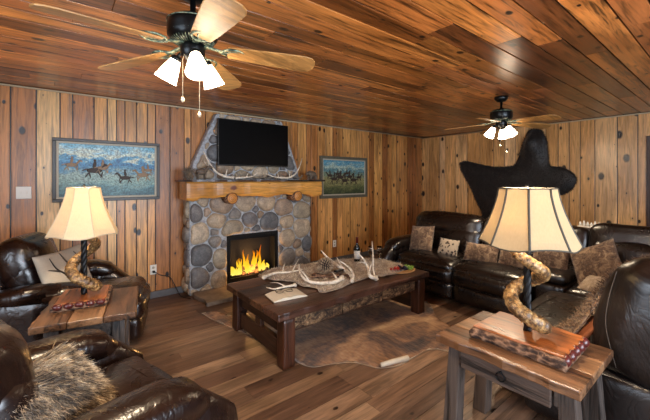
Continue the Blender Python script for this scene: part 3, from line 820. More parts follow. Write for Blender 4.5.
t2 = make_side_table('rustic side table with ring pull drawer under the near right lamp'); t2.location = (1.975, .765, 0)
t1 = copy_tree(t2); t1.location = (.21, 2.90, 0); t1.scale = (1, .93, 1); t1.rotation_euler.z = R(-11)
tag(t1, 'rustic side table between the two left recliners', 'side table', 'rustic side tables'); t2['group'] = 'rustic side tables'

# ------------------------------------------------------------------ horn lamps
def make_lamp(loc_, rz, label, shade_w, shade_t, smat, zs, zt, phase, slab, turns=1.8):
    """loc at the table top; zs/zt shade bottom/top above it"""
    r = tag(empty('table_lamp', loc_, rz), label, 'lamp')
    L, Wd, th = slab
    N = 26; ysn = [-L/2+L*k/N for k in range(N+1)]; e0 = live(ysn, 4.2, .016); e1 = live(ysn, 7.7, .016)
    poly = [(-Wd/2+e, y) for e, y in zip(e0, ysn)]+[(Wd/2+e, y) for e, y in reversed(list(zip(e1, ysn)))]
    m = MB(); m.prism(poly[::-1], th*.8, th, lambda u, v, d: Vector((u*.94, v*.985, d)), rnd=.2); m.build('slab_top', SLABT, r, smooth=False, bevel=.006)
    m = MB(); rd = random.Random(2); vs = []; fs = []; n = len(poly); lv = [0, .25, .55, .8]
    for k, f in enumerate(lv):
        for (u, v) in poly:
            g = 1+.03*noise.noise(Vector((u*30, v*30, k*2.0)))+(.03 if k in (1, 2) else 0); vs.append((u*g, v*g, th*f))
    for k in range(len(lv)-1):
        for i in range(n): i2 = (i+1) % n; fs.append((k*n+i2, k*n+i, (k+1)*n+i, (k+1)*n+i2))
    fs.append(tuple(range(n))); fs.append(tuple(reversed([(len(lv)-1)*n+i for i in range(n)])))
    m.add(vs, fs); m.build('bark_edge', BARK, r)
    for k in range(5):   # scalloped red burls on the end
        m = MB(); m.ball((-Wd/2+.03+k*(Wd-.06)/4, -L/2+.004, th*.62), (.03,.022,th*.42), 12, nz=.2, seed=k); m.build('burl', BURL, r)
    # pole: twisted dark strands
    m = MB()
    for s in range(3):
        m.tube([(math.cos(s*2.094+t*.42)*.0085, math.sin(s*2.094+t*.42)*.0085, th+(zs+.06-th)*t/50) for t in range(51)], .0125, 7)
    m.tube([(0,0,zs+.05),(0,0,zt-.06)], .006, 8)
    m.build('pole', IRON, r)
    # spiral ram horn
    m = MB(); n = 150; pts = []; rs = []; pass
    for i in range(n):
        t = i/(n-1); a = phase-2*math.pi*turns*t; rr = .082-.016*t
        pts.append((math.cos(a)*rr, math.sin(a)*rr, th+.042+(zs+.045-th)*t))
        base = (.043-.014*t-.012*max(0,t-.6)) if t > .02 else .036
        rs.append(base*.92*(1+.06*math.sin(i*1.45)+.02*math.sin(i*.7)))
    m.tube(pts, rs, 14); m.build('spiral_horn', HORN, r)
    # shade: square bell with cut corners
    def ring(hw, z, flare=0):
        c = hw*.42; p = [(hw,-c),(hw,c),(c,hw),(-c,hw),(-hw,c),(-hw,-c),(-c,-hw),(c,-hw)]
        return [Vector((x, y, z)) for x, y in p]
    lv = []; K = 9
    for k in range(K):
        t = k/(K-1); hw = shade_t/2+(shade_w/2-shade_t/2)*(t**1.45)
        lv.append((hw, zt+(zs-zt)*t))
    m = MB(); vs = []; fs = []
    for j, (hw, z) in enumerate(lv):
        rg = ring(hw, z)
        for i in range(8):
            a, b = rg[i], rg[(i+1) % 8]
            for q in range(4):
                u = q/4; p = a.lerp(b, u); bow = 4*u*(1-u)
                p.z -= 0  ; vs.append(p)
                if j == K-1: vs[-1].z -= .014*bow if i % 2 == 0 else -.006*bow
        nn = 32
    for j in range(K-1):
        for i in range(32): i2 = (i+1) % 32; fs.append((j*32+i, j*32+i2, (j+1)*32+i2, (j+1)*32+i))
    m.add(vs, fs); sh = m.build('lamp_shade', smat, r, smooth=False, solid=.003)
    m = MB()   # piping along the eight corners and the two rims
    for i in range(8): m.tube([ring(hw, z)[i] for hw, z in lv], .0035 if smat == SHADE else .006, 6)
    top = [ring(*lv[0])[i % 8] for i in range(9)]; m.tube(top, .004, 6)
    bot = [vs[(K-1)*32+i % 32] for i in range(33)]; m.tube(bot, .004, 6)
    m.build('piping', CREAM if smat == SHADE else TRIMD, sh)
    m = MB()
    for a in range(3): m.tube([(0,0,zt-.02),(math.cos(a*2.09)*shade_t*.46, math.sin(a*2.09)*shade_t*.46, zt-.003)], .002, 5)
    m.ball((0,0,zt+.012), (.009,.009,.014), 10); m.tube([(0,0,zt-.06),(0,0,zt)], .003, 6); m.build('harp', IRON, r)
    m = MB(); m.ball((0,0,(zs+zt)/2+.03), (.028,.028,.04), 14); m.build('bulb', BULB, r)
    point('lamp_glow', (0,0,(zs+zt)/2+(.115 if smat == SHADE2 else .08)), P_LAMP*(1 if smat == SHADE2 else .8), WARM, .03, r)
    return r
BURL = plain('burl_red', '5c2420', .3, nz=.3)
TRIMD = plain('shade_piping_dark', '4a4438', .6)
BULB = emis('bulb_lit', 'ffdca8', 6)
make_lamp((.165, 3.0, .60), R(-11), 'lit horn lamp with a cream shade on the left side table', .41, .19, SHADE, .485, .82, R(-9), (.36,.30,.05), 1.45)
make_lamp((1.985, .735, .60), R(0), 'lit horn lamp with a dark piped shade on the near right side table', .44, .25, SHADE2, .535, .83, R(-85), (.44,.34,.065))

# ------------------------------------------------------------------ coffee table
ct = tag(empty('coffee_table', (2.29, 2.71, 0)), 'long dark rustic timber coffee table with bark panels on the cowhide', 'coffee table')
HL, HW, HT = .97, .50, .45
for i in range(4):
    y0 = -HW+i*HW/2; y1 = y0+HW/2-.004; N = 40; xsn = [-HL+2*HL*k/N for k in range(N+1)]
    e0 = live(xsn, 20+i, .02 if i == 0 else .002); e1 = live(xsn, 30+i, .02 if i == 3 else .002)
    poly = [(x, y0+e) for x, e in zip(xsn, e0)]+[(x, y1+e) for x, e in reversed(list(zip(xsn, e1)))]
    m = MB(); m.prism(poly, HT-.06, HT-[0,.003,.001,.002][i], lambda u, v, d: Vector((u, v, d)), rnd=i*.24+.05); m.build('top_plank', DARKW, ct, smooth=False, bevel=.008)
for sx in (-1, 1):
    for sy in (-1, 1):
        m = MB(); cx, cy = sx*(HL-.11), sy*(HW-.07); hw = .055
        m.puff((cx, cy, (HT-.062)/2), (hw, hw, (HT-.062)/2), .012, 8, nz=.006, seed=sx+2*sy, rnd=.3+.2*sx*sy); m.build('leg', DARKWZ, ct)
for sy in (-1, 1):
    for k in range(3):
        x0 = -.80+k*.533; m = MB(); m.puff((x0+.267, sy*(HW-.075), HT-.062-.062), (.263, .022, .06), .018, 14, nz=.012, seed=k+sy*5); m.build('bark_panel', BARKP, ct)
    m = MB(); m.box(-.84, .84, sy*(HW-.1)-.02, sy*(HW-.1)+.02, HT-.2, HT-.185); m.box(-.84,.84, sy*(HW-.12)-.01, sy*(HW-.12)+.01, HT-.2, HT-.062); m.build('rail', DARKW, ct, smooth=False, bevel=.004)
for sx in (-1, 1):
    m = MB(); m.puff((sx*(HL-.105), 0, HT-.13), (.025, HW-.13, .068), .01, 10, nz=.008, seed=3); m.build('end_rail', DARKWY, ct)
    m = MB(); m.puff((sx*(HL-.105), 0, .12), (.025, HW-.13, .075), .01, 10, nz=.008, seed=5); m.build('end_rail', DARKWY, ct)
    m = MB(); m.box(sx*(HL-.105)-.02, sx*(HL-.105)+.02, -.05, .05, .19, HT-.195); m.build('end_block', DARKWY, ct, smooth=False, bevel=.005)
m = MB(); m.box(-.05,.05,-HW+.13,HW-.13,HT-.10,HT-.063); m.build('cross_brace', DARKWY, ct, smooth=False)

# ------------------------------------------------------------------ cowhide on the floor
def sheet(name, poly, z, th, mat, cell, hfun=None, edge_pale=0, hair=0, seed=1, M=None, hl=.02):
    """closed outline (x,y) filled with a grid and given thickness"""
    P = cr([Vector((a, b, 0)) for a, b in poly+[poly[0]]], 4)[:-1]; nP = len(P)
    bm = bmesh.new(); bm.faces.new([bm.verts.new(p) for p in P])
    xa, xb = min(p.x for p in P), max(p.x for p in P); ya, yb = min(p.y for p in P), max(p.y for p in P)
    c = xa+cell
    while c < xb: bmesh.ops.bisect_plane(bm, geom=bm.verts[:]+bm.edges[:]+bm.faces[:], plane_co=(c,0,0), plane_no=(1,0,0)); c += cell
    c = ya+cell
    while c < yb: bmesh.ops.bisect_plane(bm, geom=bm.verts[:]+bm.edges[:]+bm.faces[:], plane_co=(0,c,0), plane_no=(0,1,0)); c += cell
    bm.verts.ensure_lookup_table(); bm.verts.index_update()
    hf = hfun or (lambda x, y: 0)
    def ds(x, y): return min(math.hypot(p.x-x, p.y-y) for p in P)
    vs = [(v.co.x, v.co.y, z+th+hf(v.co.x, v.co.y)) for v in bm.verts]+[(v.co.x, v.co.y, z+hf(v.co.x, v.co.y)) for v in bm.verts]
    nv = len(bm.verts); fs = []; rn = []
    for f in bm.faces:
        ids = [v.index for v in f.verts]; c = f.calc_center_median(); e = 0
        if edge_pale: e = max(0, 1-ds(c.x, c.y)/edge_pale)
        fs.append(ids); rn.append(e); fs.append([i+nv for i in reversed(ids)]); rn.append(e)
    for e in bm.edges:
        if len(e.link_faces) == 1: a, b = e.verts[0].index, e.verts[1].index; fs.append([a, b, b+nv, a+nv]); rn.append(.3 if edge_pale else 0)
    bm.free(); m = MB()
    if M: m.M = M
    m.add(vs, fs, rn); rd = random.Random(seed)
    k = 0
    while k < hair:
        x, y = rd.uniform(xa, xb), rd.uniform(ya, yb); c = False; j = nP-1
        for i in range(nP):
            if (P[i].y > y) != (P[j].y > y) and x < (P[j].x-P[i].x)*(y-P[i].y)/(P[j].y-P[i].y)+P[i].x: c = not c
            j = i
        if not c: continue
        k += 1; m.hair((x, y, z+th+hf(x, y)), (rd.uniform(-1,1), rd.uniform(-1,1), .55), hl*rd.uniform(.6,1.3), .0016, (rd.uniform(-1,1), rd.uniform(-1,1), 0), rnd=rd.random())
    return m, name, mat
def onfloor(px, py, z=0.0):
    a = (px-325)/FPX; d = (CZ-z)*FPX/(py-180); return (d*(.625+.78*a), d*(.78-.625*a))
rug_px = [(201,314),(215,312),(236,316),(262,306),(330,290),(395,292),(418,296),(430,305),(437,318),(455,330),(470,345),(452,352),(436,350),(424,352),(414,358),(400,366),(380,369),(366,366),(352,363),(330,365),(312,368),(296,362),(282,350),(262,340),(240,332),(216,322)]
rug = [onfloor(*p) for p in rug_px]
m, _, _ = sheet('cowhide_rug', rug, .001, .005, HIDE, .05, lambda x, y: .003*(1+noise.noise(Vector((x*6, y*6, 0)))), edge_pale=.012)
for i, f in enumerate(m.f):
    cx = sum(m.v[k].x for k in f)/len(f); cy = sum(m.v[k].y for k in f)/len(f)
    if cx < 1.28: m.r[i] = max(m.r[i], min(1, (1.28-cx)*6))
rg = tag(m.build('cowhide_rug', HIDE, smooth=True), 'brindled brown cowhide rug spread under the coffee table', 'rug')
a = onfloor(381, 368); b = onfloor(408, 361); m = MB(); m.tube([(a[0],a[1],.024),((a[0]+b[0])/2,(a[1]+b[1])/2,.027),(b[0],b[1],.026)], [.017,.02,.021], 14)
tag(m.build('rolled_edge', plain('pale_hide_edge', 'd9cfbd', .6, nz=.15), rg), 'pale rolled edge of the hide')

# ------------------------------------------------------------------ leather seating
def frame_M(x, y, ang): return Matrix.Translation((x, y, 0)) @ Matrix.Rotation(R(ang), 4, 'Z')
def seat_module(par, M, w, arms=(0, 0), mat=LEATH, seed=0, head=True, armmat=None, hback=1.0, bx=(0,0), fa=.0, bf=.0, fr=.0):
    """faces +X; half depth .5; w = width between arms, arms=(left +Y, right -Y)"""
    hw = w/2
    def P(name, mt, fn, **k): m = MB(); m.M = M; fn(m); return m.build(name, mt, par, **k)
    P('seat_base', mat, lambda m: m.puff((.0,0,.19), (.42,hw-.01,.14), .04, 8, nz=.006, seed=seed))
    P('footrest', mat, lambda m: (m.puff((.44+fr,0,.335), (.085,hw-.015+fr*.3,.10), .07, 10, bulge=(.02,0,0), nz=.012, seed=seed+1), m.puff((.43+fr,0,.16), (.07,hw-.02+fr*.3,.11), .055, 10, bulge=(.015,0,0), nz=.012, seed=seed+2)))
    P('seat_cushion', mat, lambda m: m.puff((.10+fr/2,0,.40), (.40+fr/2,hw-.01,.095), .075, 12, bulge=(0,0,.03), nz=.016, seed=seed+3))
    T = rotm(0, -14, 0)
    P('backrest', mat, lambda m: (m.puff((-.26+bf,0,.60), (.13,hw-.01,.24), .11, 12, bulge=(.04,0,0), T=T, nz=.018, seed=seed+4),
                                  m.puff((-.335+bf,(bx[0]-bx[1])/2,hback-.2), (.15,hw+(bx[0]+bx[1])/2,.20), .14, 12, bulge=(.045,0,.015), T=T, nz=.02, seed=seed+5)))
    P('back_panel', mat, lambda m: m.puff((-.41+bf*.6,(bx[0]-bx[1])/2,.50), (.07,hw+(bx[0]+bx[1])/2,.44), .05, 8, T=rotm(0,-9,0), nz=.006, seed=seed+6))
    def seams(m):
        for sy in (-1, 1):
            y = sy*(hw-.10)
            m.tube(cr([(-.02,y,.505),(.15+fr/2,y,.512),(.34+fr,y,.5),(.47+fr,y,.44),(.532+fr,y,.34),(.50+fr,y,.25)],4), .004, 5)
        m.tube(cr([(.36+fr,-hw+.06,.497),(.37+fr,0,.515),(.36+fr,hw-.06,.497)],5), .004, 5)
    P('seam_piping', mat, seams)
    for sgn, on in ((1, arms[0]), (-1, arms[1])):
        if not on: continue
        cy = sgn*(hw+.115)
        am = armmat or mat
        def arm(m):
            xs_ = [min(q, q-fa) if q > .2 else q for q in (-.47,-.42,-.3,-.1,.1,.28,.38,.44,.47,.475)]; ht = [.42,.55,.60,.61,.61,.60,.585,.56,.52,.47]
            m.tube([(x, cy, .04+(h-.04)/2) for x, h in zip(xs_, ht)], [(.112 if abs(x) < .44 else .10, (h-.04)/2) for x, h in zip(xs_, ht)], 28, ex=3.6, up=(0,0,1))
        P('arm', am, arm)
        def pad(m):
            m.tube([(x-fa*(x > .1), cy, z) for x, z in ((-.40,.56),(-.36,.575),(-.2,.585),(0,.59),(.2,.585),(.34,.575),(.42,.55),(.465,.51),(.48,.47))],
                   [(.06,.04),(.095,.06),(.112,.075),(.116,.078),(.116,.078),(.118,.08),(.115,.08),(.095,.07),(.05,.03)], 22, ex=2.5, up=(0,0,1))
        P('arm_pad', mat, pad)
        if armmat: pass
def stitch(par, M, pts): m = MB(); m.M = M; m.tube(pts, .0012, 5); m.build('stitching', STITCH, par)

def recliner(x, y, ang, label, seed, fa, bf, fr, mat=LEATH):
    r = tag(empty('recliner', (x, y, 0), R(ang)), label, 'armchair')
    seat_module(r, Matrix.Identity(4), .60, (1,1), mat, seed, fa=fa, bf=bf, fr=fr)
    return r
recliner(.10, 3.80, -17, 'dark brown leather recliner against the back wall at left', 10, .22, .03, .10)
recliner(-.02, 1.78, 17, 'dark brown leather recliner in the foreground bottom left holding the fur pillow', 30, .09, .06, .0)

so = tag(empty('sectional_sofa', (4.1, 2.0, 0)), 'long black brown leather reclining sectional along the right side', 'sofa')
SO = Matrix.Translation((-4.1,-2.0,0))
seat_module(so, SO@frame_M(4.12, 2.56, 180), .86, (0, 1), LEATHD, 50, bx=(0,.24))
seat_module(so, SO@frame_M(4.12, 1.75, 180), .84, (0, 0), LEATHD, 60)
# console between the seats and the corner
def cons(m): m.puff((0,0,.27), (.44,.14,.22), .04, 8); m.puff((.02,0,.53), (.40,.135,.045), .035, 8, bulge=(0,0,.01)); m.puff((-.36,0,.72), (.11,.14,.24), .09, 8, T=rotm(0,-14,0))
m = MB(); m.M = SO@frame_M(4.12, 1.17, 180); cons(m); m.build('console', LEATHD, so)
# corner seat
m = MB(); m.M = SO@Matrix.Translation((4.08,.56,0)); m.puff((0,0,.2), (.47,.46,.15), .05, 8); m.build('seat_base', LEATHD, so)
m = MB(); m.M = SO@Matrix.Translation((4.0,.66,0)); m.puff((0,0,.40), (.42,.38,.1), .08, 12, bulge=(0,0,.03), nz=.014, seed=71); m.build('seat_cushion', LEATHD, so)
m = MB(); m.M = SO@Matrix.Translation((4.42,.55,0)); m.puff((0,0,.62), (.13,.46,.24), .1, 12, T=rotm(0,12,0), nz=.015, seed=72); m.puff((.06,0,.82), (.13,.5,.19), .12, 12, T=rotm(0,14,0), bulge=(-.04,0,.02), nz=.02, seed=73); m.build('backrest', LEATHD, so)
m = MB(); m.M = SO@Matrix.Translation((4.02,.12,0)); m.puff((0,0,.62), (.46,.12,.24), .1, 12, T=rotm(14,0,0), nz=.015, seed=74); m.puff((0,-.06,.82), (.5,.12,.19), .11, 12, T=rotm(14,0,0), bulge=(0,.04,.02), nz=.02, seed=75); m.build('backrest', LEATHD, so)
# wing facing the fireplace, its end beside the near side table
W2 = SO@frame_M(2.93, .62, 90)
seat_module(so, W2, 1.12, (0, 0), LEATHD, 80, armmat=LEATHS, hback=1.02)
# big side wing of the end backrest
m = MB(); m.M = W2; m.puff((-.34,.51,.72), (.22,.13,.33), .12, 14, bulge=(.02,.03,.01), T=rotm(0,-14,0), nz=.015, seed=91); m.build('side_wing', LEATHS, so)
pts = cr([(-.20,.645,1.0),(-.17,.662,.85),(-.16,.665,.7),(-.2,.66,.5)], 6); stitch(so, W2, pts)
stitch(so, W2, cr([(-.34,.65,1.02),(-.33,.675,.85),(-.36,.675,.68),(-.46,.66,.52)], 6))
m = MB(); m.M = W2; m.puff((-.08,.525,.24), (.34,.118,.20), .05, 8); m.build('side_panel', LEATHS, so)

# ------------------------------------------------------------------ cushions
def cushion(name, loc_, sz, th, rot, mat, label, hair=0, hl=.02, seed=0, group=None, hw=.0016, hmat=None):
    m = MB(); n = 16; a, b = sz[0]/2, sz[1]/2; vs = []; fs = []; idx = {}
    def pos(u, v, s):
        e = (1-u**4)*(1-v**4); r_ = 1-.07*(1-abs(u)**2)*(abs(v)**3)-.07*(1-abs(v)**2)*(abs(u)**3)
        x = u*a*(1-.06*(1-abs(u))**0*abs(u)*(1-v*v)); y = v*b*(1-.06*abs(v)*(1-u*u))
        z = s*th/2*(max(0,(1-u*u))*max(0,(1-v*v)))**.42
        z += .006*noise.noise(Vector((u*2+seed, v*2, s)))
        return Vector((x, y, z))
    for s in (1, -1):
        for i in range(n+1):
            for j in range(n+1):
                u, v = 2*i/n-1, 2*j/n-1
                u = math.sin(u*math.pi/2); v = math.sin(v*math.pi/2)
                if s == -1 and (i in (0,n) or j in (0,n)): idx[(i,j,s)] = idx[(i,j,1)]
                else: idx[(i,j,s)] = len(vs); vs.append(pos(u, v, s if not (i in (0,n) or j in (0,n)) else 0))
        for i in range(n):
            for j in range(n):
                q = [idx[(i,j,s)], idx[(i+1,j,s)], idx[(i+1,j+1,s)], idx[(i,j+1,s)]]
                fs.append(q if s == 1 else q[::-1])
    m.add(vs, fs, .4); rd = random.Random(seed)
    for k in range(hair):
        u, v = rd.uniform(-1,1), rd.uniform(-1,1); s = rd.choice((1,1,1,-1)); p = pos(u, v, s)
        d = Vector((u*.5+rd.uniform(-.5,.5)+.6*noise.noise(Vector((u*2.5,v*2.5,9))), v*.5-.8+rd.uniform(-.4,.4), s*rd.uniform(.1,.55)))
        cl = .35+.5*noise.noise(Vector((u*3, v*3, seed)))
        m.hair(p-d.normalized()*.004, d, hl*rd.uniform(.6,1.3), hw, (rd.uniform(-1,1), rd.uniform(-1,1), rd.uniform(-1,1)), rnd=max(0,min(1,cl+rd.uniform(-.35,.35))))
    o = m.build(name, mat); o.location = loc_; o.rotation_euler = [R(x) for x in rot]
    tag(o, label, 'cushion', group); return o
def facing(az, tilt=70, roll=0):
    """cushion normal (+Z local) turned to azimuth az, leaning back; local Y is up"""
    Mx = Matrix.Rotation(R(az+90), 3, 'Z') @ Matrix.Rotation(R(tilt), 3, 'X') @ Matrix.Rotation(R(roll), 3, 'Z')
    e = Mx.to_euler(); return [math.degrees(x) for x in e]
cushion('throw_pillow', (.02,1.66,.61), (.50,.42), .15, facing(-15, 48, -14), FURG, 'shaggy grey and cream fur pillow on the foreground recliner', 15000, .048, 3, hw=.0019)
ap = cushion('throw_pillow', (.07,3.56,.70), (.42,.40), .13, facing(-50, 70, 4), LINEN, 'beige linen pillow with a dark antler print', 0, seed=5)
def onp(u, v): # on the front of the antler pillow
    a = .2; return (u*a, v*a, .066*(max(0,1-u*u)*max(0,1-v*v))**.42+.002)
m = MB()
for path in ([(.1,-.85),(.0,-.4),(-.3,-.05),(-.55,.3),(-.6,.75)], [(0,-.4),(.05,.1),(-.1,.5),(-.15,.85)], [(.0,-.45),(.4,-.1),(.6,.3),(.45,.75)], [(.5,.05),(.8,.35)], [(-.45,.12),(-.8,.3)], [(.05,.1),(.22,.5)]):
    pp = cr([Vector((*p, 0)) for p in path], 5); pts = [onp(p.x, p.y) for p in pp]; k = len(pts)
    m.tube(pts, [((.013 if len(path) > 3 else .009)*(1-i/k*.8), .0012) for i in range(k)], 6, up=(0,0,1))
m.build('antler_print', PRINT, ap)
G = 'fur cushions along the sectional'
cushion('throw_pillow', (4.0,2.83,.66), (.36,.36), .13, facing(180, 68, 6), FURB, 'brown fur pillow at the far end of the sectional', 1800, .018, 11, G)
cushion('throw_pillow', (4.0,2.42,.60), (.26,.22), .1, facing(190, 66, -3), SPOT, 'small spotted fur pillow second from the far end of the sectional', 300, .012, 12, G)
cushion('throw_pillow', (3.98,1.98,.60), (.40,.23), .12, facing(184, 66, 0), FURB, 'long brown fur pillow just left of the near lamp shade', 1500, .018, 13, G)
cushion('throw_pillow', (4.0,1.62,.61), (.32,.23), .11, facing(176, 66, 3), FURB, 'brown fur pillow half hidden behind the near lamp shade', 900, .018, 14, G)
cushion('throw_pillow', (4.02,1.27,.66), (.34,.25), .12, facing(180, 66, -2), FURB, 'grey brown fur pillow showing right below the near lamp shade', 1400, .018, 15, G)
cushion('throw_pillow', (3.93,.87,.70), (.40,.38), .13, facing(158, 60, 34), FURB, 'large brown fur pillow tilted on its corner in the sofa corner', 2200, .018, 16, G)
cushion('throw_pillow', (3.72,.80,.55), (.30,.22), .09, facing(150, 30, 10), PELT, 'small tan pillow lying under the tilted brown fur pillow', 900, .014, 17, G)
# fur throw hanging down the end backrest onto the arm
m = MB(); pth = cr([(2.62,.12,1.07),(2.57,.34,1.02),(2.53,.48,.90),(2.49,.56,.76),(2.44,.63,.62),(2.38,.72,.535)], 6); rd = random.Random(8)
nw = 10; vs = []; fs = []
def thp(i, j):
    p = pth[i]; u = j/nw*2-1; wv = .085+.02*noise.noise(Vector((i*.5, u, 0)))
    return p+Vector((.78, .25, 0))*u*wv+Vector((0,0,.014*noise.noise(Vector((i*.6, u*2, 3)))-.07*max(0,abs(u)-.6)))
for k in (0, 1):
    for i in range(len(pth)):
        for j in range(nw+1): vs.append(thp(i, j)+Vector((-.3*k*.02,0,.016*k)))
q = len(pth)*(nw+1)
for i in range(len(pth)-1):
    for j in range(nw):
        a = i*(nw+1)+j; fs.append((a, a+nw+1, a+nw+2, a+1)); fs.append((q+a, q+a+1, q+a+nw+2, q+a+nw+1))
for i in range(len(pth)-1):
    for j in (0, nw): a = i*(nw+1)+j; fs.append((a, a+nw+1, q+a+nw+1, q+a))
for i in (0, len(pth)-1):
    for j in range(nw): a = i*(nw+1)+j; fs.append((a, a+1, q+a+1, q+a))
m.add(vs, fs, .4)
for k in range(6000):
    i = rd.randint(0, len(pth)-1); j = rd.uniform(0, nw); p = thp(i, j)+Vector((0,0,.014))+Vector((rd.gauss(0,.012), rd.gauss(0,.012), 0))
    m.hair(p, (rd.uniform(-1,.3), rd.uniform(-.3,1), rd.uniform(.1,.6)), rd.uniform(.015,.035), .0018, (rd.uniform(-1,1), rd.uniform(-1,1), 0), rnd=rd.random())
o = m.build('fur_throw', FURB)
m = MB(); m.puff((2.40,.585,.60), (.06,.10,.012), .011, 10, T=rotm(-50,0,30), bulge=(0,0,.008), nz=.008, seed=4); tag(m.build('suede_underside', SUEDE, o), 'rust orange suede underside turned up'); tag(o, 'brown fur throw draped down the near end of the sectional', 'throw')

# ------------------------------------------------------------------ things on the coffee table
TZ = .45
def ontable(px, py, z=TZ): return onfloor(px, py, z)
pel = [onfloor(*p, TZ) for p in [(258,277),(272,270),(300,266),(330,262),(360,259),(385,261),(406,268),(400,273),(384,277),(372,278),(352,284),(332,292),(320,293),(316,289),(303,287),(290,282),(272,281)]]
m, _, _ = sheet('p', pel, TZ+.002, .008, PELT, .04, lambda x, y: .006+.010*noise.noise(Vector((x*9,y*9,0))), hair=8000, hl=.028, seed=4)
tag(m.build('fur_pelt', PELT), 'pale ragged fur pelt laid as a runner on the coffee table', 'pelt')
def antler(name, root, path, r0, tines, label, group, lying=True, mat=BONE, seed=0):
    """path local points; tines: (index fraction, vector, length)"""
    o = MB(); pts = cr([Vector(p) for p in path], 6); n = len(pts)
    rs = [r0*(1-.72*(i/(n-1))**1.3)*(1+.05*math.sin(i*2.1+seed)) for i in range(n)]; rs[-1] = r0*.12
    o.tube(pts, rs, 9); o.ball(pts[0], (r0*1.35,)*3, 8, nz=.4, seed=seed)
    for f, v in tines:
        k = int(f*(n-1)); p = pts[k]; v = Vector(v); mid = p+v*.5+Vector((0,0,v.length*.08))
        tp = cr([p, mid, p+v], 5); q = len(tp); o.tube(tp, [rs[k]*.72*(1-.88*i/(q-1)) for i in range(q)], 7)
    ob = o.build(name, mat); ob.location = root; tag(ob, label, 'antler', group); return ob
AG = 'antlers on the coffee table'
def tp(px, py, h=0):  # table point of a pixel at height h over the top
    x, y = onfloor(px, py, TZ+h); return Vector((x, y, TZ+h))
def ant_px(pxpts, r0, tines, label, group=AG, seed=0):
    P = [tp(*p) for p in pxpts]; root = P[0].copy(); root.z = TZ
    loc_ = [p-root for p in P]
    tn = []
    for f, a, b in tines: tn.append((f, tp(*b)-tp(*a)))
    return antler('antler', root, loc_, r0, tn, label, group, seed=seed)
ant_px([(264,277,.05),(275,273,.035),(290,272,.03),(303,269,.03)], .017, [(.5,(281,272,.03),(284,262,.12)),(.75,(284,272,.03),(291,259,.15))], 'two tined antler lying nearest the fireplace on the table', seed=1)
ant_px([(295,285,.02),(284,287,.02),(274,289,.02),(266,287,.02)], .013, [(.3,(288,286,.02),(272,282,.02))], 'small grey antler lying behind the open book', seed=2)
ant_px([(342,278,.05),(334,282,.04),(318,283,.035),(306,280,.05),(300,272,.10),(299,264,.15)], .021, [(.55,(318,283,.035),(306,269,.15)),(.15,(336,281,.04),(330,272,.09))], 'large pale antler curving up in the middle of the table', seed=3)
ant_px([(352,276,.05),(345,270,.05),(338,266,.09),(333,262,.10),(326,256,.17),(321,250,.22)], .022, [(.3,(346,271,.05),(341,260,.15))], 'pale antler reaching up behind the pine cone', seed=4)
ant_px([(352,281,.03),(353,276,.06),(351,270,.10),(346,265,.14),(340,261,.18)], .015, [], 'thin curved antler tine rising beside the black remote', seed=5)
ant_px([(376,278,.03),(370,276,.07),(368,268,.11),(364,260,.19),(359,254,.25)], .02, [(.4,(368,271,.1),(371,262,.18)),(.65,(366,264,.15),(358,263,.19))], 'forked antler standing right of the wine bottle', seed=6)
ant_px([(374,277,.03),(373,268,.1),(373,256,.2),(372,241,.33)], .014, [], 'straight pale antler spike standing upright on the table', seed=7)
# driftwood / bark slab under the cone
m = MB(); a = tp(312,276,.03); b = tp(350,276,.03); pts = [a.lerp(b, i/10)+Vector((0,0,.008*math.sin(i*1.3))) for i in range(11)]
m.tube(pts, [(.045+.01*math.sin(i*2), .022) for i in range(11)], 12, up=(0,0,1)); tag(m.build('bark_log', BARK), 'split bark log lying on the pelt below the pine cone', 'log')
# pine cone
c = tp(325,273,.05); m = MB(); m.ball((0,0,0), (.055,.055,.07), 12); 
for i in range(120):
    t = i/120; ph = i*2.399963; z = 1-2*t; rr = math.sqrt(max(0,1-z*z)); d = Vector((rr*math.cos(ph), rr*math.sin(ph), z))
    p = Vector((d.x*.052, d.y*.052, d.z*.066)); q = Matrix.Rotation(ph, 3, 'Z'); T = d.to_track_quat('X','Z').to_matrix()
    m.ball(p+d*.014, (.018,.0115,.0035), 8, T=T, rnd=rd.uniform(.45,1))
o = m.build('pine_cone', CONE); o.location = c+Vector((0,0,.085)); o.rotation_euler = (R(70), R(10), R(30)); tag(o, 'big round pine cone sitting among the antlers', 'pine cone')
# remote
m = MB(); m.puff((0,0,.01), (.085,.025,.009), .006, 6); p = tp(340,272,.035); rm = m.build('remote_control', BLACK); rm.location = p+Vector((0,0,.012)); rm.rotation_euler = (0,0,R(12))
tag(rm, 'black remote control lying on the pelt by the antlers', 'remote control')
m = MB()
for i in range(6):
    for j in (-1,1): m.ball((-.06+i*.02, j*.009, .0195), (.005,.004,.002), 8)
m.build('buttons', FRL, rm)
# open book with reading glasses
bk = empty('open_book', (*onfloor(286,296,TZ), TZ), R(-30)); tag(bk, 'open book with yellowed pages on the near left table corner', 'book')
bk.rotation_euler.z = R(-8)
m = MB()
for s in (-1, 1):
    n = 10; top = [(s*.155*i/n, .006+.022*math.sin(math.pi*min(1,(i/n)*.9+.12))**.8*(1-.55*i/n)) for i in range(n+1)]
    vs = []; fs = []
    for y in (-.11,.11):
        for (x, z) in top: vs.append((x, y, z+.004))
        for (x, z) in top: vs.append((x, y, .004))
    q = n+1
    for i in range(n): fs += [(i,i+1,2*q+i+1,2*q+i),(q+i+1,q+i,3*q+i,3*q+i+1),(i,q+i,q+i+1,i+1),(2*q+i,2*q+i+1,3*q+i+1,3*q+i)]
    fs += [(n,q+n,3*q+n,2*q+n)]; m.add(vs, fs)
m.build('pages', PAPER, bk, smooth=False)
m = MB(); m.box(-.162,.162,-.116,.116,0,.004); m.build('cover', plain('book_cover','5a4636',.6), bk, smooth=False)
m = MB()
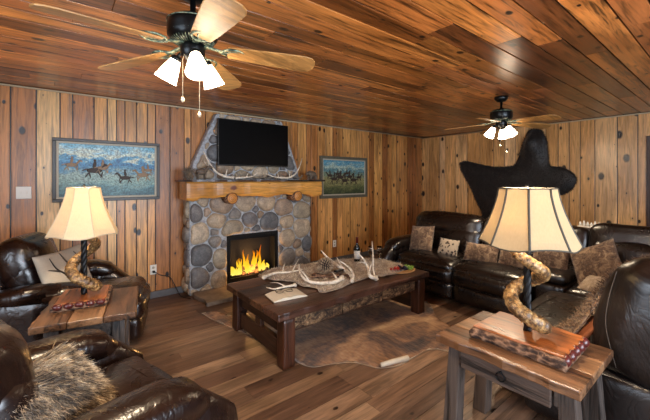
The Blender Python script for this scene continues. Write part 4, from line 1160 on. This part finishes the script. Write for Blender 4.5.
for s in (-1, 1):
    for j in range(9): m.box(s*.02 if s > 0 else -.135, s*.02+.115 if s > 0 else -.02, -.09+j*.008, -.0885+j*.008, .02, .0203)
gl = empty('reading_glasses', (bk.location.x+.005, bk.location.y+.03, TZ+.034), R(-12)); tag(gl, 'thin dark framed reading glasses resting on the open book', 'glasses')
for s in (-1, 1):
    m = MB(); m.tube([(s*.045+math.cos(t*math.pi/10)*.032, math.sin(t*math.pi/10)*.028, 0) for t in range(21)], .002, 6); m.build('rim', IRON, gl)
    m = MB(); m.tube(cr([(s*.068,.0,0),(s*.075,.03,.003),(s*.05,.075,.003)],5), .0022, 5); m.build('temple', IRON, gl)
m = MB(); m.tube(cr([(-.013,.004,0),(0,.01,.003),(.013,.004,0)],4), .002, 5); m.build('bridge', IRON, gl)
# wine bottle and glasses
wb = tag(empty('wine_bottle', (2.93,3.02,TZ)), 'dark wine bottle with a pale label at the back of the coffee table', 'bottle')
m = MB(); m.lathe([(.033,0),(.037,.006),(.0375,.17),(.034,.195),(.018,.225),(.0145,.24),(.0145,.30),(.016,.302),(.016,.312),(.014,.314)], n=24); m.build('bottle_body', BOTTLE, wb)
m = MB(); m.lathe([(.0382,.05),(.0382,.15)], n=24, cap=False); m.build('bottle_label', LABEL, wb, solid=.0005)
m = MB(); m.lathe([(.0153,.245),(.0155,.302),(.017,.304),(.017,.315),(.005,.3155)], n=18); m.build('foil', FOIL, wb)
for (x, y, lb) in ((3.05,2.90,'stemmed wine glass standing next to the wine bottle'),(3.13,2.83,'wine glass nearer the sofa beside the upright antler spike')):
    g = tag(empty('wine_glass', (x,y,TZ)), lb, 'wine glass', 'wine glasses on the coffee table')
    m = MB(); m.lathe([(.034,0),(.034,.003),(.006,.008),(.0045,.02),(.0045,.085),(.012,.095),(.032,.12),(.038,.15),(.034,.19),(.031,.205),(.0295,.205),(.033,.19),(.0365,.15),(.030,.122),(.01,.098)], n=24); m.build('glass_body', GLASS, g)
    m = MB(); m.lathe([(.003,.099),(.028,.1215),(.0345,.145),(.0345,.147),(.002,.147)], n=20); m.build('wine', PUR, g)
# fruit board
fb = Vector((*onfloor(403,271,TZ), TZ)); m = MB(); m.lathe([(.02,0),(.135,0),(.15,.006),(.152,.016),(.145,.016),(.14,.012),(.02,.012)], n=32, T=Matrix.Diagonal((1.1,.75,1))); m.M = Matrix.Identity(4)
o = m.build('serving_board', TRAYW); o.location = fb; tag(o, 'oval pale wood board of fruit near the sofa end of the table', 'serving board')
def fruit(nm, mat, grp, cat, cx, cy, n, r_, seed, lab):
    rd = random.Random(seed); spots = []; src = None
    k = 0; tries = 0
    while k < n and tries < 4000:
        tries += 1
        lay = 0 if k < n*.6 else 1
        x = cx+rd.uniform(-.045,.045); y = cy+rd.uniform(-.055,.055); z = .012+r_+lay*r_*1.5
        if any((Vector((x,y,z))-q).length < r_*1.75 for q in ALLF): continue
        ALLF.append(Vector((x,y,z))); k += 1
        if src is None:
            mb = MB()
            if nm == 'strawberry': mb.lathe([(.001,-r_*1.1),(r_*.6,-r_*.6),(r_,r_*.2),(r_*.8,r_*.8),(r_*.2,r_)], n=12)
            elif nm == 'blackberry':
                for i in range(26):
                    t = i/26; ph = i*2.4; zz = 1-2*t; q = math.sqrt(1-zz*zz); mb.ball((q*math.cos(ph)*r_*.75, q*math.sin(ph)*r_*.75, zz*r_*.85), r_*.33, 6)
            else: mb.ball((0,0,0), (r_*.92,r_*.92,r_*1.15), 12); mb.tube([(0,0,r_*1.1),(0,0,r_*1.3)], .0012, 5)
            o = mb.build(nm, mat); src = o
        else: o = src.copy(); COL.objects.link(o)
        o.location = fb+Vector((x,y,z)); o.rotation_euler = (rd.uniform(-1,1), rd.uniform(-1,1), rd.uniform(0,6)); tag(o, lab, cat, grp)
ALLF = []
fruit('strawberry', RED, 'strawberries on the fruit board', 'strawberry', -.10, .02, 6, .016, 1, 'red strawberry in the pile at the left of the fruit board')
fruit('blackberry', BLU, 'blackberries on the fruit board', 'blackberry', -.01, .01, 12, .013, 2, 'dark blackberry in the pile in the middle of the fruit board')
fruit('grape', GRN, 'green grapes on the fruit board', 'grape', .09, 0, 22, .012, 3, 'green grape in the heap at the right of the fruit board')

# ------------------------------------------------------------------ mantel pieces
MZ = 1.479
MG = 'antlers on the mantel'
def mant(path, r0, tines, label, seed):
    root = Vector((path[0][0], path[0][1], MZ)); return antler('antler', root, [Vector((x-root.x, y-root.y, z)) for x, y, z in path], r0, tines, label, MG, seed=seed)
mant([(1.86,4.30,.03),(1.76,4.30,.04),(1.64,4.31,.10),(1.55,4.32,.22),(1.48,4.34,.37)], .018, [(.25,(.02,-.01,.10))], 'antler rising to the left of the television on the mantel', 1)
mant([(2.62,4.30,.03),(2.74,4.30,.03),(2.86,4.31,.08),(2.95,4.32,.19),(3.02,4.34,.34)], .017, [(.3,(.0,-.01,.09))], 'antler rising to the right of the television on the mantel', 2)
mant([(1.9,4.27,.025),(2.02,4.26,.03),(2.14,4.27,.05),(2.22,4.28,.10)], .014, [(.4,(.03,0,.07)),(.7,(.05,-.02,.04))], 'low antler lying left of centre on the mantel', 3)
mant([(2.68,4.25,.025),(2.56,4.25,.03),(2.44,4.26,.05),(2.34,4.27,.09)], .014, [(.4,(-.02,0,.08)),(.7,(-.05,.02,.03))], 'low antler lying right of centre on the mantel', 4)
m = MB(); rd = random.Random(9)
for k in range(7):
    x = 1.7+k*.17; m.tube(cr([(x,4.33+rd.uniform(-.02,.02),MZ+.012),(x+.1,4.32,MZ+.03+rd.uniform(0,.03)),(x+.24,4.34,MZ+.02),(x+.3,4.33,MZ+.05+rd.uniform(0,.04))],5), .009, 6)
tag(m.build('twig_garland', plain('grey_twig','948878',.8,nz=.4)), 'grey twisted driftwood twigs along the mantel under the television', 'driftwood')
# pinecone & antlered ornament at left, bear at right
def bear(loc_, rz, label):
    r = MB(); r.ball((0,0,.085), (.085,.045,.052), 14, nz=.15); r.ball((.05,0,.095), (.05,.042,.05), 12, nz=.1); r.ball((.105,0,.095), (.032,.028,.028), 12)
    r.ball((.135,0,.086), (.016,.014,.012), 8); 
    for s in (-1,1): r.ball((.095,s*.022,.122), (.009,.006,.010), 8)
    for x in (-.055,.055):
        for s in (-1,1): r.tube([(x,s*.025,.07),(x+.003,s*.027,.03),(x+.006,s*.027,.002)], [.024,.018,.02], 9)
    o = r.build('bear_figurine', CARV); o.location = loc_; o.rotation_euler = (0,0,rz); tag(o, label, 'figurine')
bear((3.18,4.29,MZ), R(190), 'small carved bear figurine standing at the right end of the mantel')
el = tag(empty('moose_figurine', (1.44,4.29,MZ)), 'carved antlered animal figurine at the left end of the mantel', 'figurine')
m = MB(); m.ball((0,0,.10), (.07,.035,.04), 12, nz=.15); m.tube(cr([(.05,0,.11),(.08,0,.15),(.105,0,.165),(.14,0,.15)],4), [.03,.026,.022,.022,.022,.022,.021,.02,.02,.018,.016,.014,.012], 8)
for x in (-.045,.045):
    for s in (-1,1): m.tube([(x,s*.02,.09),(x,s*.022,.002)], [.014,.009], 7)
m.build('moose_body', CARV, el)
for s in (-1,1):
    m = MB(); base = Vector((.09,s*.01,.175)); m.tube(cr([base, base+Vector((-.02,s*.04,.03)), base+Vector((-.03,s*.06,.07))],4), .006, 6)
    for q in (-.03,0,.03): m.tube([base+Vector((-.02,s*.045,.035)), base+Vector((-.02+q,s*.07,.085))], [.005,.001], 6)
    m.build('moose_antler', BONE, el)
m = MB(); rd = random.Random(12); m.ball((0,0,.07), (.05,.05,.065), 12, nz=.2)
for i in range(260):
    d = Vector((rd.gauss(0,1), rd.gauss(0,1), rd.gauss(0,1)+.3)).normalized(); m.hair(Vector((0,0,.07))+Vector((d.x*.045,d.y*.045,d.z*.06)), d, rd.uniform(.03,.06), .003, (rd.uniform(-1,1),rd.uniform(-1,1),0), rnd=rd.random())
o = m.build('dried_seed_head', furmat('dried_grass', [(.2,'3a3026'),(.6,'7c6a54'),(.9,'a8987c')], 20)); o.location = (1.29,4.29,MZ); tag(o, 'bristly dried seed head ornament left of the mantel figurine', 'ornament')

# ------------------------------------------------------------------ console table behind the sofa with a white ornament
cs = tag(empty('console_table', (5.0,1.35,0)), 'narrow dark console table standing behind the sectional', 'console table')
m = MB(); m.box(-.13,.13,-.5,.5,.86,.90); m.build('top', DARKWY, cs, smooth=False, bevel=.004)
for sx in (-1,1):
    for sy in (-1,1): m = MB(); m.box(sx*.10-.02,sx*.10+.02,sy*.46-.02,sy*.46+.02,0,.86); m.build('leg', DARKWZ, cs, smooth=False, bevel=.003)
m = MB(); m.box(-.04,.04,-.11,.11,0,.02)
for k in range(6): y = -.09+k*.036; m.lathe([(.012,.02),(.016,.04),(.01,.06+.01*math.sin(k*2)),(.004,.075+.01*math.sin(k*2))], (0,y,0), 8)
o = m.build('candle_rack', WHITEP); o.location = (5.0,1.17,.901); tag(o, 'small white scalloped ornament just above the sofa back', 'ornament')
